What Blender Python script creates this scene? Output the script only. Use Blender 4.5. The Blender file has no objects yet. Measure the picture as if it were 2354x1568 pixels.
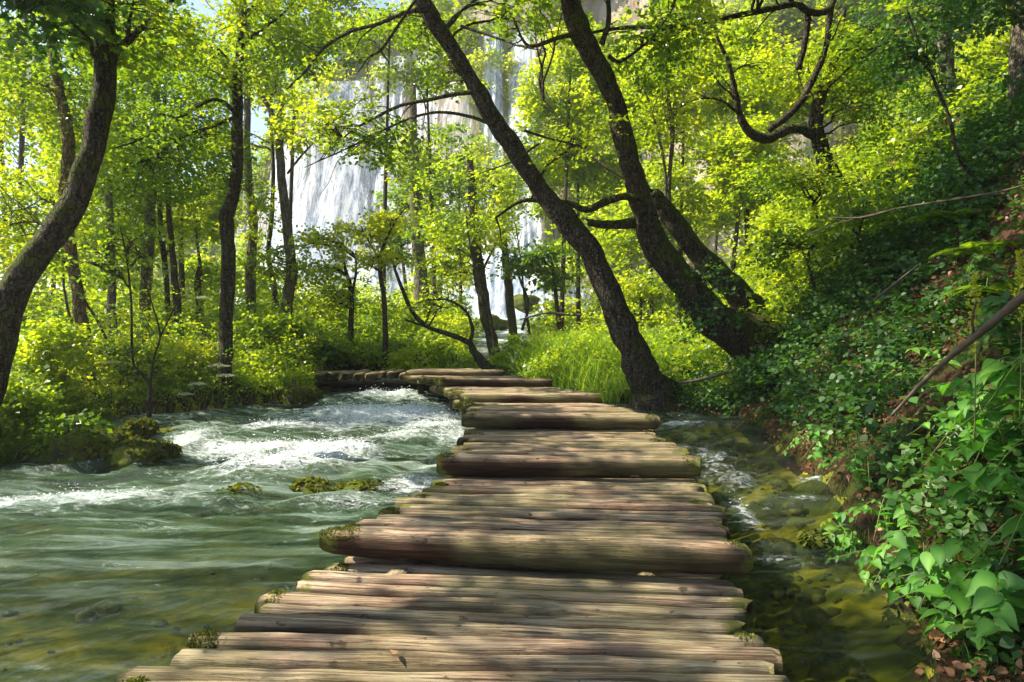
import bpy, math, random
import numpy as np
from mathutils import Vector, Matrix
PI = math.pi
random.seed(7)
RNG = np.random.default_rng(7)
SC = bpy.context.scene
COL = SC.collection

# ------------------------------------------------------------------ camera, sky, sun, exposure
CZ = 1.9            # eye height above the lower stream
FP = 1700.0         # focal length in photograph pixels (photo drawn 2354 wide)
cam_d = bpy.data.cameras.new('camera')
cam_d.sensor_width = 36.0
cam_d.lens = 36.0 * FP / 2354.0
cam_d.shift_y = 16.0 / 2354.0
cam_d.clip_start = 0.05
cam_d.clip_end = 1500
cam = bpy.data.objects.new('camera', cam_d)
cam.location = (0, 0, CZ)
cam.rotation_euler = (PI / 2, 0, 0)
COL.objects.link(cam)
SC.camera = cam

SUN_EL, SUN_AZ = math.radians(46), math.radians(-88)    # azimuth from +Y towards +X
sdir = Vector((math.sin(SUN_AZ) * math.cos(SUN_EL), math.cos(SUN_AZ) * math.cos(SUN_EL), math.sin(SUN_EL)))
world = bpy.data.worlds.new('World')
SC.world = world
world.use_nodes = True
wn = world.node_tree
wn.nodes.clear()
sky = wn.nodes.new('ShaderNodeTexSky')
sky.sky_type = 'NISHITA'
sky.sun_disc = False
sky.sun_elevation = SUN_EL
sky.sun_rotation = SUN_AZ
bgn = wn.nodes.new('ShaderNodeBackground')
bgn.inputs[1].default_value = 0.10
wo = wn.nodes.new('ShaderNodeOutputWorld')
wn.links.new(sky.outputs[0], bgn.inputs[0])
wn.links.new(bgn.outputs[0], wo.inputs[0])
sl = bpy.data.lights.new('sun', 'SUN')
sl.energy = 5.0
sl.angle = math.radians(0.55)
sl.color = (1.0, 0.91, 0.73)
so = bpy.data.objects.new('sun', sl)
so.rotation_euler = sdir.to_track_quat('Z', 'Y').to_euler()
so.location = sdir * 60
COL.objects.link(so)
SC.view_settings.view_transform = 'Standard'
SC.view_settings.look = 'None'
SC.view_settings.gamma = 1
SC.view_settings.exposure = 1.5
SC.view_settings.use_curve_mapping = False
SC.cycles.max_bounces = 7
SC.cycles.diffuse_bounces = 4
SC.cycles.transmission_bounces = 5
SC.cycles.transparent_max_bounces = 10
SC.cycles.sample_clamp_indirect = 4.0
SC.cycles.use_denoising = True

# ------------------------------------------------------------------ small tools
def at(px, py, d):
    """a point of the place, d metres ahead, seen at (px,py) of the photograph"""
    return np.array([(px - 1177) * d / FP, d, CZ - (py - 800) * d / FP])

_T = np.random.default_rng(11).random((6, 256, 256))
def vn(x, y, s=0):
    x = np.asarray(x, float); y = np.asarray(y, float)
    t = _T[s % 6]
    xi = np.floor(x).astype(int); yi = np.floor(y).astype(int)
    fx = x - xi; fy = y - yi
    fx = fx * fx * (3 - 2 * fx); fy = fy * fy * (3 - 2 * fy)
    a = t[xi & 255, yi & 255]; b = t[(xi + 1) & 255, yi & 255]
    c = t[xi & 255, (yi + 1) & 255]; d = t[(xi + 1) & 255, (yi + 1) & 255]
    return (a * (1 - fx) + b * fx) * (1 - fy) + (c * (1 - fx) + d * fx) * fy - 0.5
def fbm(x, y, s=0, o=4):
    r = 0; a = 1.0
    for k in range(o):
        r = r + a * vn(x * 2 ** k + 17.3 * k, y * 2 ** k + 5.1 * k, s + k)
        a *= 0.5
    return r
def n3(p, f, s=0):
    p = p * f
    return (vn(p[:, 0] + 31 * s, p[:, 1], s) + vn(p[:, 1] + 7, p[:, 2] + 13 * s, s + 1) + vn(p[:, 2], p[:, 0] + 3, s + 2)) / 1.5

def ss(a, b, x):
    t = np.clip((np.asarray(x, float) - a) / (b - a), 0, 1)
    return t * t * (3 - 2 * t)

def tag(o, label=None, cat=None, group=None, kind=None):
    if label: o['label'] = label
    if cat: o['category'] = cat
    if group: o['group'] = group
    if kind: o['kind'] = kind
    return o

def empty(name, loc, label, cat, group=None):
    o = bpy.data.objects.new(name, None)
    o.location = loc
    o.empty_display_size = 0.1
    COL.objects.link(o)
    return tag(o, label, cat, group)

def link(name, me, parent=None, loc=None):
    o = bpy.data.objects.new(name, me)
    COL.objects.link(o)
    if parent is not None: o.parent = parent
    if loc is not None: o.location = loc
    return o

def quadmesh(name, v, q, mat, smooth=True, attr=None, n=4):
    """fast mesh from arrays; attr = dict of name -> per-face or per-vertex floats"""
    v = np.ascontiguousarray(v, np.float32).reshape(-1, 3)
    q = np.ascontiguousarray(q, np.int32).reshape(-1, n)
    me = bpy.data.meshes.new(name)
    me.vertices.add(len(v)); me.vertices.foreach_set('co', v.ravel())
    me.loops.add(q.size); me.loops.foreach_set('vertex_index', q.ravel())
    me.polygons.add(len(q))
    me.polygons.foreach_set('loop_start', np.arange(0, q.size, n, dtype=np.int32))
    me.polygons.foreach_set('loop_total', np.full(len(q), n, np.int32))
    if smooth: me.polygons.foreach_set('use_smooth', np.ones(len(q), bool))
    me.update(calc_edges=True)
    me.validate()
    for k, a in (attr or {}).items():
        dom = 'FACE' if len(a) == len(me.polygons) and len(a) != len(me.vertices) else 'POINT'
        at_ = me.attributes.new(k, 'FLOAT', dom)
        at_.data.foreach_set('value', np.ascontiguousarray(a, np.float32))
    me.materials.append(mat)
    return me

class MB:
    """collects mixed polygons for one mesh"""
    def __init__(s): s.v = []; s.f = []; s.n = 0
    def add(s, v, f):
        v = np.asarray(v, float).reshape(-1, 3)
        s.v.append(v)
        f = np.asarray(f) + s.n
        s.f.append(f); s.n += len(v)
    def mesh(s, name, mat, smooth=True, org=None):
        v = np.concatenate(s.v)
        if org is not None: v = v - np.asarray(org)
        return quadmesh(name, v, np.concatenate(s.f), mat, smooth)

def catmull(P, k=5):
    P = np.asarray(P, float)
    if len(P) < 3:
        t = np.linspace(0, 1, k + 1)[:, None]
        return P[0] * (1 - t) + P[-1] * t
    Q = np.vstack([2 * P[0] - P[1], P, 2 * P[-1] - P[-2]])
    out = []
    for i in range(1, len(Q) - 2):
        for t in np.arange(k) / k:
            a, b, c, d = Q[i - 1], Q[i], Q[i + 1], Q[i + 2]
            out.append(0.5 * (2 * b + (c - a) * t + (2 * a - 5 * b + 4 * c - d) * t * t + (3 * b - a - 3 * c + d) * t ** 3))
    out.append(P[-1])
    return np.array(out)

def tube(pts, rad, sides=8, rough=0.0, seed=0, cap=True, squash=None):
    """closed tapering tube, quads (caps collapse to a point)"""
    pts = np.asarray(pts, float); rad = np.asarray(rad, float)
    n = len(pts)
    T = np.gradient(pts, axis=0); T /= np.linalg.norm(T, axis=1)[:, None] + 1e-9
    up = np.array([0, 1.0, 0]) if abs(T[0][1]) < 0.85 else np.array([0, 0, 1.0])
    A = np.zeros_like(pts); a = np.cross(T[0], up); a /= np.linalg.norm(a)
    for i in range(n):
        a = a - T[i] * a.dot(T[i]); a /= np.linalg.norm(a) + 1e-9; A[i] = a
    B = np.cross(T, A)
    th = np.arange(sides) * 2 * PI / sides
    R = np.repeat(rad[:, None], sides, 1)
    if rough:
        L = np.concatenate([[0], np.cumsum(np.linalg.norm(np.diff(pts, axis=0), axis=1))])
        ll = np.repeat(L[:, None], sides, 1); tt = np.repeat(th[None], n, 0)
        rm = max(rad.mean(), 1e-4)
        R = R * (1 + rough * (vn(ll / rm * 0.55 + seed * 7.7, np.cos(tt) * 1.6 + seed, 1) + vn(ll / rm * 0.55 + 9, np.sin(tt) * 1.6 + seed * 3, 2)
                              + 0.5 * vn(ll / rm * 0.8 + 3, tt * sides / 5.0 + seed, 3) * (np.abs(tt - PI) < 2.9)))
    V = pts[:, None] + R[..., None] * (np.cos(th)[None, :, None] * A[:, None] + np.sin(th)[None, :, None] * B[:, None])
    V = V.reshape(-1, 3)
    i = np.arange(n - 1)[:, None]; j = np.arange(sides)[None]
    j2 = (j + 1) % sides
    F = np.stack([i * sides + j, i * sides + j2, (i + 1) * sides + j2, (i + 1) * sides + j], -1).reshape(-1, 4)
    if cap and sides % 2 == 0:
        caps = []
        for base, rev in ((0, True), ((n - 1) * sides, False)):
            for k in range(1, sides - 2, 2):
                c = [base, base + k, base + k + 1, base + k + 2]
                caps.append(c[::-1] if rev else c)
        F = np.vstack([F, np.array(caps)])
    return V, F

# ------------------------------------------------------------------ materials
def newmat(name):
    m = bpy.data.materials.new(name); m.use_nodes = True
    m.node_tree.nodes.clear()
    return m, m.node_tree
class NT:
    def __init__(s, name):
        s.m, s.t = newmat(name)
        s.out = s.n('ShaderNodeOutputMaterial')
    def n(s, ty, **kw):
        nd = s.t.nodes.new(ty)
        for k, v in kw.items(): setattr(nd, k, v)
        return nd
    def l(s, a, b): s.t.links.new(a, b)
    def set(s, sock, v):
        if isinstance(v, bpy.types.NodeSocket): s.l(v, sock)
        elif isinstance(v, (tuple, list)) and len(v) == 3 and sock.type == 'RGBA': sock.default_value = (*v, 1)
        else: sock.default_value = v
    def math(s, op, a, b=0.0, clamp=False):
        nd = s.n('ShaderNodeMath', operation=op, use_clamp=clamp)
        s.set(nd.inputs[0], a); s.set(nd.inputs[1], b)
        return nd.outputs[0]
    def mix(s, f, a, b, mode='MIX'):
        nd = s.n('ShaderNodeMix', data_type='RGBA', blend_type=mode)
        s.set(nd.inputs[0], f); s.set(nd.inputs[6], a); s.set(nd.inputs[7], b)
        return nd.outputs[2]
    def noise(s, scale, detail=4, rough=0.55, vec=None, dist=0.0):
        nd = s.n('ShaderNodeTexNoise')
        nd.inputs['Scale'].default_value = scale; nd.inputs['Detail'].default_value = detail
        nd.inputs['Roughness'].default_value = rough; nd.inputs['Distortion'].default_value = dist
        if vec is not None: s.l(vec, nd.inputs['Vector'])
        return nd.outputs[0]
    def coord(s, which='Object', scale=(1, 1, 1), rot=(0, 0, 0), loc=(0, 0, 0)):
        tc = s.n('ShaderNodeTexCoord')
        mp = s.n('ShaderNodeMapping')
        mp.inputs['Scale'].default_value = scale; mp.inputs['Rotation'].default_value = rot; mp.inputs['Location'].default_value = loc
        s.l(tc.outputs[which], mp.inputs[0])
        return mp.outputs[0]
    def pos(s, scale=(1, 1, 1), rot=(0, 0, 0)):
        g = s.n('ShaderNodeNewGeometry')
        mp = s.n('ShaderNodeMapping')
        mp.inputs['Scale'].default_value = scale; mp.inputs['Rotation'].default_value = rot
        s.l(g.outputs['Position'], mp.inputs[0])
        return mp.outputs[0]
    def ramp(s, f, stops):
        nd = s.n('ShaderNodeValToRGB')
        e = nd.color_ramp.elements
        while len(e) < len(stops): e.new(0.5)
        for k, (p, c) in enumerate(stops):
            e[k].position = p
            e[k].color = (*c, 1) if isinstance(c, (tuple, list)) else (c, c, c, 1)
        s.set(nd.inputs[0], f)
        return nd.outputs[0]
    def bump(s, h, strength=0.4, dist=0.05, normal=None):
        nd = s.n('ShaderNodeBump')
        nd.inputs['Strength'].default_value = strength; nd.inputs['Distance'].default_value = dist
        s.l(h, nd.inputs['Height'])
        if normal is not None: s.l(normal, nd.inputs['Normal'])
        return nd.outputs[0]
    def bsdf(s, col, rough=0.8, spec=0.3, normal=None, **kw):
        nd = s.n('ShaderNodeBsdfPrincipled')
        s.set(nd.inputs['Base Color'], col); s.set(nd.inputs['Roughness'], rough)
        nd.inputs['Specular IOR Level'].default_value = spec
        if normal is not None: s.l(normal, nd.inputs['Normal'])
        for k, v in kw.items(): s.set(nd.inputs[k], v)
        return nd.outputs[0]
    def mixs(s, f, a, b):
        nd = s.n('ShaderNodeMixShader')
        s.set(nd.inputs[0], f); s.l(a, nd.inputs[1]); s.l(b, nd.inputs[2])
        return nd.outputs[0]
    def done(s, sh):
        s.l(sh, s.out.inputs[0]); return s.m

def leafmat(name, stops, trans=0.5, tcol=1.6, gloss=0.045, rough=0.4):
    b = NT(name)
    a = b.n('ShaderNodeAttribute', attribute_name='rnd')
    c = b.ramp(a.outputs['Fac'], stops)
    d = b.n('ShaderNodeBsdfDiffuse'); b.l(c, d.inputs[0])
    t = b.n('ShaderNodeBsdfTranslucent')
    tc = b.mix(1.0, c, (tcol * 1.12, tcol * 1.0, tcol * 0.3), 'MULTIPLY'); b.l(tc, t.inputs[0])
    g = b.n('ShaderNodeBsdfGlossy'); g.inputs[1].default_value = rough; g.inputs[0].default_value = (1, 1, 1, 1)
    x = b.mixs(trans, d.outputs[0], t.outputs[0])
    fr = b.n('ShaderNodeLayerWeight'); fr.inputs[0].default_value = 0.3
    f = b.math('MULTIPLY_ADD', fr.outputs[0], gloss)
    b.t.nodes[-1].inputs[2].default_value = gloss * 0.5
    return b.done(b.mixs(f, x, g.outputs[0]))

LM = {
 'sun':  leafmat('leaf_yellow_green', [(0, (.115, .195, .011)), (.35, (.19, .295, .015)), (.7, (.30, .39, .02)), (1, (.43, .45, .03))], .58, 1.8),
 'mid':  leafmat('leaf_fresh_green', [(0, (.05, .115, .009)), (.4, (.098, .19, .012)), (.75, (.18, .275, .016)), (1, (.31, .36, .02))], .55, 1.8),
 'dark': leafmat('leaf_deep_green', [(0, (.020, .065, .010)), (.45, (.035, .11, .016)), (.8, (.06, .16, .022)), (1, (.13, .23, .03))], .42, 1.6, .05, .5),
 'gloss': leafmat('leaf_broad_green', [(0, (.022, .10, .008)), (.5, (.055, .20, .014)), (.85, (.10, .29, .02)), (1, (.18, .36, .04))], .45, 2.1, .05, .62),
 'grass': leafmat('grass_blades', [(0, (.06, .15, .012)), (.5, (.12, .24, .02)), (.85, (.22, .34, .035)), (1, (.38, .42, .08))], .5, 1.6),
 'moss': leafmat('moss_tufts', [(0, (.025, .045, .005)), (.5, (.07, .10, .007)), (1, (.19, .20, .012))], .35, 1.3, .02, .7),
 'petal': leafmat('umbel_petals', [(0, (.62, .66, .52)), (1, (.82, .84, .76))], .3, 1.0, .02, .6),
 'litter': leafmat('dry_leaves', [(0, (.07, .028, .012)), (.4, (.16, .065, .028)), (.8, (.30, .14, .07)), (1, (.42, .26, .15))], .15, 1.2, .05, .5),
}

def barkmat(name, dark, light, moss=0.4, lichen=0.0, vs=6.0):
    b = NT(name)
    v = b.coord('Object', (1, 1, .28))
    n1 = b.noise(vs * 1.6, 8, .68, v, .6)
    n2 = b.noise(vs * .5, 4, .6, b.coord('Object'))
    n3_ = b.noise(vs * 5, 4, .7, b.coord('Object', (1, 1, .5)))
    c = b.mix(b.ramp(n1, [(.36, 0.0), (.66, 1.0)]), dark, light)
    if lichen:
        c = b.mix(b.math('MULTIPLY', b.ramp(b.noise(vs * 4.5, 4, .7, b.coord('Object', loc=(4, 2, 1))), [(.54, 0.0), (.64, .9)]), lichen), c, (.42, .42, .34))
    g = b.n('ShaderNodeNewGeometry'); sx = b.n('ShaderNodeSeparateXYZ'); b.l(g.outputs['Normal'], sx.inputs[0])
    mm = b.math('ADD', b.math('MULTIPLY', sx.outputs[2], .28), n2)
    mf = b.ramp(mm, [(.60 - moss * .2, 0.0), (.72 - moss * .2, 1.0)])
    mc = b.mix(n3_, (.03, .042, .008), (.10, .115, .012))
    c = b.mix(b.math('MULTIPLY', mf, min(1, moss * 1.6)), c, mc)
    vo = b.n('ShaderNodeTexVoronoi', feature='DISTANCE_TO_EDGE'); vo.inputs['Scale'].default_value = vs * 3.2
    wv = b.n('ShaderNodeMapping'); wv.inputs['Scale'].default_value = (1, 1, .3); b.l(b.n('ShaderNodeTexCoord').outputs['Object'], wv.inputs[0])
    ad = b.n('ShaderNodeVectorMath', operation='ADD'); b.l(wv.outputs[0], ad.inputs[0])
    sc = b.n('ShaderNodeVectorMath', operation='SCALE'); nn = b.n('ShaderNodeTexNoise'); nn.inputs['Scale'].default_value = vs; b.l(nn.outputs['Color'], sc.inputs[0]); sc.inputs['Scale'].default_value = .22
    b.l(sc.outputs[0], ad.inputs[1]); b.l(ad.outputs[0], vo.inputs['Vector'])
    cr = b.ramp(vo.outputs['Distance'], [(0, 0.0), (.10, 1.0)])
    c = b.mix(cr, b.mix(.65, c, (.006, .004, .003)), c)
    h = b.math('ADD', b.math('ADD', n1, b.math('MULTIPLY', n3_, .35)), b.math('MULTIPLY', cr, .6))
    return b.done(b.bsdf(c, .9, .15, b.bump(h, 1.0, .07)))
BK = {
 'dark': barkmat('bark_dark', (.009, .007, .005), (.10, .078, .056), .42, .4),
 'brown': barkmat('bark_brown', (.03, .02, .012), (.13, .095, .06), .35, .3),
 'moss': barkmat('bark_mossy', (.010, .008, .005), (.10, .075, .045), .7, .3),
 'pale': barkmat('bark_pale', (.07, .055, .04), (.36, .30, .22), .25, .7, 9),
 'tan': barkmat('bark_tan', (.09, .06, .025), (.28, .19, .09), .3, .2, 5),
 'red': barkmat('bark_reddish', (.035, .018, .012), (.22, .12, .085), .25, .3, 7),
}

def wood_material():
    b = NT('weathered_log_wood')
    oi = b.n('ShaderNodeObjectInfo')
    cv = b.n('ShaderNodeVectorMath', operation='MULTIPLY_ADD')
    tc = b.n('ShaderNodeTexCoord')
    b.l(tc.outputs['Object'], cv.inputs[0]); cv.inputs[1].default_value = (1, 1, 1)
    cb = b.n('ShaderNodeCombineXYZ'); b.l(b.math('MULTIPLY', oi.outputs['Random'], 37.0), cb.inputs[0]); b.l(b.math('MULTIPLY', oi.outputs['Random'], 11.0), cb.inputs[1])
    b.l(cb.outputs[0], cv.inputs[2])
    def mp(sc):
        m = b.n('ShaderNodeMapping'); m.inputs['Scale'].default_value = sc; b.l(cv.outputs[0], m.inputs[0]); return m.outputs[0]
    grain = b.noise(1.0, 9, .72, mp((1.3, 26, 26)), .4)
    fine = b.noise(1.0, 6, .75, mp((7, 120, 120)), .2)
    blot = b.noise(2.6, 4, .6, mp((.8, 2, 2)))
    wear_shade = b.n('ShaderNodeAttribute', attribute_name='wear_shade').outputs['Fac']
    base = b.mix(b.ramp(grain, [(.32, 0.0), (.66, 1.0)]), (.29, .22, .145), (.66, .54, .40))
    base = b.mix(b.math('MULTIPLY', b.ramp(blot, [(.42, 0.0), (.62, 1.0)]), .6), base, (.30, .165, .105))
    side = b.mix(b.ramp(grain, [(.3, 0.0), (.72, 1.0)]), (.012, .008, .005), (.085, .042, .02))  # reddish-brown flanks, darkened to paint in the shade between logs
    c = b.mix(wear_shade, side, base)
    tint = b.ramp(oi.outputs['Random'], [(0, (.72, .74, .66)), (.5, (1, .96, .9)), (1, (1.15, 1.02, .95))])
    c = b.mix(1.0, c, tint, 'MULTIPLY')
    crk = b.noise(1.0, 5, .65, mp((.55, 34, 34)), .25)
    ck = b.ramp(crk, [(.455, 0.0), (.485, 1.0), (.50, 1.0), (.53, 0.0)])
    ck2 = b.ramp(b.noise(1.0, 4, .6, mp((.9, 42, 42)), .2), [(.36, 1.0), (.40, 0.0)])
    c = b.mix(b.math('MULTIPLY', b.math('MAXIMUM', b.math('MULTIPLY', ck, .45), b.math('MULTIPLY', ck2, .95)), .85), c, (.035, .022, .014))
    spots = b.noise(9, 3, .6, mp((1, 1.4, 1.4)))
    c = b.mix(b.ramp(spots, [(.64, 0.0), (.69, .8)]), c, (.035, .022, .014))
    ends = b.n('ShaderNodeAttribute', attribute_name='ends').outputs['Fac']
    mo = b.math('ADD', b.math('MULTIPLY', ends, .42), b.noise(4.5, 5, .7, mp((1, 1, 1))))
    c = b.mix(b.ramp(mo, [(.72, 0.0), (.82, .92)]), c, b.mix(fine, (.05, .075, .008), (.17, .17, .012)))
    # greenish algae film, also painting the olive of shade into the wood
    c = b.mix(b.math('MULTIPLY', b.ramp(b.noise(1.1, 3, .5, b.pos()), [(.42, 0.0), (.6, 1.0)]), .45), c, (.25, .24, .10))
    h = b.math('SUBTRACT', b.math('ADD', grain, b.math('MULTIPLY', fine, .5)), b.math('ADD', b.math('MULTIPLY', ck, .4), ck2))
    return b.done(b.bsdf(c, .78, .22, b.bump(h, .9, .022)))
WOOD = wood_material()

def ground_material():
    b = NT('forest_soil')
    p = b.pos()
    n1 = b.noise(1.3, 6, .65, p); n2 = b.noise(9, 6, .75, p); n3_ = b.noise(40, 4, .7, p)
    c = b.mix(b.ramp(n2, [(.35, 0.0), (.68, 1.0)]), (.022, .013, .008), (.15, .075, .045))
    c = b.mix(b.ramp(n3_, [(.55, 0.0), (.7, .8)]), c, (.26, .13, .085))
    c = b.mix(b.ramp(n1, [(.44, 0.0), (.6, .85)]), c, b.mix(n3_, (.025, .045, .008), (.085, .12, .015)))
    h = b.math('ADD', n2, b.math('MULTIPLY', n3_, .4))
    return b.done(b.bsdf(c, .95, .12, b.bump(h, 1.0, .12)))
def bed_material():
    b = NT('stream_bed_algae')
    p = b.pos((1, 1.6, 1), (0, 0, -.65))
    n1 = b.noise(.8, 4, .6, p); n2 = b.noise(3.5, 5, .7, p, .5)
    c = b.ramp(n1, [(.3, (.035, .042, .008)), (.47, (.16, .16, .014)), (.60, (.58, .40, .03))])
    c = b.mix(b.ramp(n2, [(.4, 0.0), (.65, .8)]), c, (.03, .045, .012))
    return b.done(b.bsdf(c, .9, .2))
def water_material():
    b = NT('rushing_water')
    foam = b.n('ShaderNodeAttribute', attribute_name='foam').outputs['Fac']
    milk_sheen = b.n('ShaderNodeAttribute', attribute_name='milk_sheen').outputs['Fac']
    ps = b.pos((1.1, 3.4, 1.5), (0, 0, -.62))
    pl = b.pos((1.8, 2.9, 2), (0, 0, -.3))
    nf = b.noise(4.2, 9, .76, pl, 1.0)
    nl = b.noise(20, 7, .8, ps, .7)
    ff = b.math('ADD', b.math('MULTIPLY', nf, 2.3), b.math('MULTIPLY', nl, 1.2))
    fm = b.math('ADD', b.math('SUBTRACT', ff, 2.02), b.math('MULTIPLY', foam, .60))
    fac = b.ramp(fm, [(.0, 0.0), (.16, .26), (.52, .92)])
    h = b.math('ADD', b.noise(1.7, 5, .6, ps, .5), b.math('MULTIPLY', nl, .35))
    nrm = b.bump(h, .9, .16)
    tr = b.n('ShaderNodeBsdfTransparent'); tr.inputs[0].default_value = (.70, .82, .48, 1)
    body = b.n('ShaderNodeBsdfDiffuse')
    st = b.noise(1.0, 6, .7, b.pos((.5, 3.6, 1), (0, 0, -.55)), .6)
    b.l(b.ramp(st, [(.40, (.02, .055, .018)), (.5, (.09, .17, .085)), (.60, (.32, .43, .36))]), body.inputs[0]); b.l(nrm, body.inputs['Normal'])  # pale teal also paints sky reflection into the cloudy water
    under = b.mixs(b.math('MULTIPLY', milk_sheen, b.ramp(st, [(.35, .45), (.65, 1.0)])), tr.outputs[0], body.outputs[0])
    gl = b.n('ShaderNodeBsdfGlossy'); gl.inputs[1].default_value = .14; b.l(nrm, gl.inputs['Normal'])
    fr = b.n('ShaderNodeFresnel'); fr.inputs[0].default_value = 1.33; b.l(nrm, fr.inputs['Normal'])
    w = b.mixs(b.math('MULTIPLY', fr.outputs[0], .9), under, gl.outputs[0])
    fo = b.bsdf(b.mix(nl, (.50, .58, .60), (.80, .84, .86)), .6, .3, b.bump(nf, .8, .08))
    return b.done(b.mixs(fac, w, fo))
def moss_rock_material():
    b = NT('mossy_tufa_rock')
    p = b.pos()
    n1 = b.noise(3, 5, .7, p); n2 = b.noise(22, 5, .75, p)
    c = b.mix(n2, (.03, .05, .005), (.15, .18, .012))
    c = b.mix(b.ramp(n1, [(.5, 0.0), (.62, 1.0)]), c, (.045, .035, .022))
    return b.done(b.bsdf(c, .92, .2, b.bump(n2, 1, .06)))
def cliff_material():
    b = NT('travertine_cliff')
    v = b.pos((1, 1, .14))
    n1 = b.noise(.55, 7, .7, v); n2 = b.noise(1.6, 6, .7, v); n3_ = b.noise(.22, 4, .6, b.pos())
    c = b.ramp(n1, [(.3, (.11, .095, .075)), (.5, (.30, .25, .19)), (.7, (.45, .42, .38))])
    c = b.mix(b.ramp(n2, [(.5, 0.0), (.62, .7)]), c, (.24, .15, .09))
    c = b.mix(b.ramp(n3_, [(.5, 0.0), (.58, .9)]), c, (.10, .14, .025))
    return b.done(b.bsdf(c, .85, .25, b.bump(n1, 1, .6)))
def fall_material():
    b = NT('falling_water')
    v = b.pos((1, 1, .07))
    n1 = b.noise(1.5, 8, .76, v, .15); n2 = b.noise(5.5, 5, .7, v)
    dens = b.n('ShaderNodeAttribute', attribute_name='dens').outputs['Fac']
    a = b.math('ADD', b.math('ADD', b.math('MULTIPLY', n1, 1.5), b.math('MULTIPLY', n2, .8)), b.math('MULTIPLY', dens, .72))
    al = b.ramp(b.math('SUBTRACT', a, .75), [(.62, 0.0), (1.0, 1.0)])
    c = b.mix(b.ramp(n1, [(.42, 0.0), (.58, 1.0)]), (.40, .50, .66), (.84, .87, .90))
    d = b.n('ShaderNodeBsdfDiffuse'); b.l(c, d.inputs[0]); b.l(b.bump(n1, .5, .5), d.inputs['Normal'])
    t = b.n('ShaderNodeBsdfTranslucent'); b.l(c, t.inputs[0])
    s = b.mixs(.4, d.outputs[0], t.outputs[0])
    tr = b.n('ShaderNodeBsdfTransparent')
    return b.done(b.mixs(al, tr.outputs[0], s))
M_GROUND, M_BED, M_WATER, M_ROCK, M_CLIFF, M_FALL = ground_material(), bed_material(), water_material(), moss_rock_material(), cliff_material(), fall_material()
def root_mat():
    b = NT('wet_twig_wood')
    n = b.noise(14, 5, .7, b.coord('Object', (1, 1, 1)))
    return b.done(b.bsdf(b.mix(n, (.03, .022, .016), (.17, .13, .10)), .8, .25, b.bump(n, .6, .02)))
M_TWIG = root_mat()
def stem_mat():
    b = NT('green_stem'); n = b.noise(30, 3)
    return b.done(b.bsdf(b.mix(n, (.08, .13, .02), (.18, .2, .05)), .6, .3))
M_STEM = stem_mat()

# ------------------------------------------------------------------ lie of the land
_zwy = [-60, 0, 4, 5, 8, 12, 17, 19, 25, 45, 70, 120]
_zwz = [-.4, 0, .0, .05, .30, .60, .90, 1.15, 1.4, 3.0, 5.0, 5.0]
def zw(y): return np.interp(y, _zwy, _zwz)
_bly = [-60, 0, 7.4, 8.3, 9.0, 9.6, 11, 12.6, 13.5, 14.5, 15.6, 17, 19, 20.5, 25, 45, 62]
_blx = [-12, -11, -10.5, -8.6, -6.6, -6.5, -7.0, -6.9, -5.9, -5.0, -4.25, -4.5, -4.1, -1.7, -1.4, -2.5, -20]
_bry = [-60, 2, 4.1, 4.85, 6.2, 8.3, 12.6, 13.3, 13.9, 15, 16.4, 17.6, 19, 25, 45, 62]
_brx = [1.6, 2.1, 2.30, 2.62, 3.02, 3.5, 3.85, 2.9, 2.42, 2.6, 2.9, 1.5, .55, .6, 1.5, 12]
_hfy = [-60, 0, 8, 14, 20, 30, 60]
_hfx = [1.7, 2.0, 3.45, 4.1, 4.9, 7.0, 16]
def bl(y): return np.interp(y, _bly, _blx)
def br(y): return np.interp(y, _bry, _brx)
def H(x, y, detail=True):
    x = np.asarray(x, float); y = np.asarray(y, float)
    w = zw(y); L = bl(y); R = br(y); hf = np.maximum(np.interp(y, _hfy, _hfx), R)
    inside = np.minimum(x - L, R - x)
    bed = w - .12 - .38 * ss(0, 1.3, inside)
    sl_ = np.maximum(L - x, 0)
    left = w + .30 * ss(0, .35, sl_) + .10 * ss(.3, 3, sl_) + .05 * np.minimum(sl_, 60)
    s0 = np.maximum(x - R, 0); s1 = np.maximum(x - hf, 0)
    right = w + .10 * ss(0, .3, s0) + .04 * np.minimum(s0, 6) + 1.12 * np.minimum(s1, 3) + .92 * np.clip(s1 - 3, 0, 30)
    z = np.where(x < L, left, np.where(x > R, right, bed))
    if detail:
        amp = np.where(inside > 0, .10, .16 + .25 * ss(.5, 5, s1))
        z = z + amp * fbm(x * .9, y * .9, 0, 4) * 1.3
    return z

def graded(a, b, n, c, k):
    """coordinates from a to b, closer together round c"""
    t0 = np.arcsinh((a - c) / k); t1 = np.arcsinh((b - c) / k)
    return c + k * np.sinh(np.linspace(t0, t1, n))
gx = graded(-260, 260, 330, 0, 5); gy = graded(-120, 300, 360, 8, 6)
X, Y = np.meshgrid(gx, gy)
def grid(X, Y, Z):
    ny, nx = X.shape
    v = np.stack([X, Y, Z], -1).reshape(-1, 3)
    i = np.arange(ny - 1)[:, None]; j = np.arange(nx - 1)[None]
    q = np.stack([i * nx + j, i * nx + j + 1, (i + 1) * nx + j + 1, (i + 1) * nx + j], -1).reshape(-1, 4)
    return v, q
v, q = grid(X, Y, H(X, Y))
cx = v[q].mean(1)
me = quadmesh('ground', v, q, M_GROUND)
me.materials.append(M_BED)
inb = ((cx[:, 0] > bl(cx[:, 1])) & (cx[:, 0] < br(cx[:, 1]))).astype(np.int32)
me.polygons.foreach_set('material_index', inb)
tag(link('ground', me), 'forest floor and stream bed of brown soil and moss', None, None, 'structure')

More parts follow.
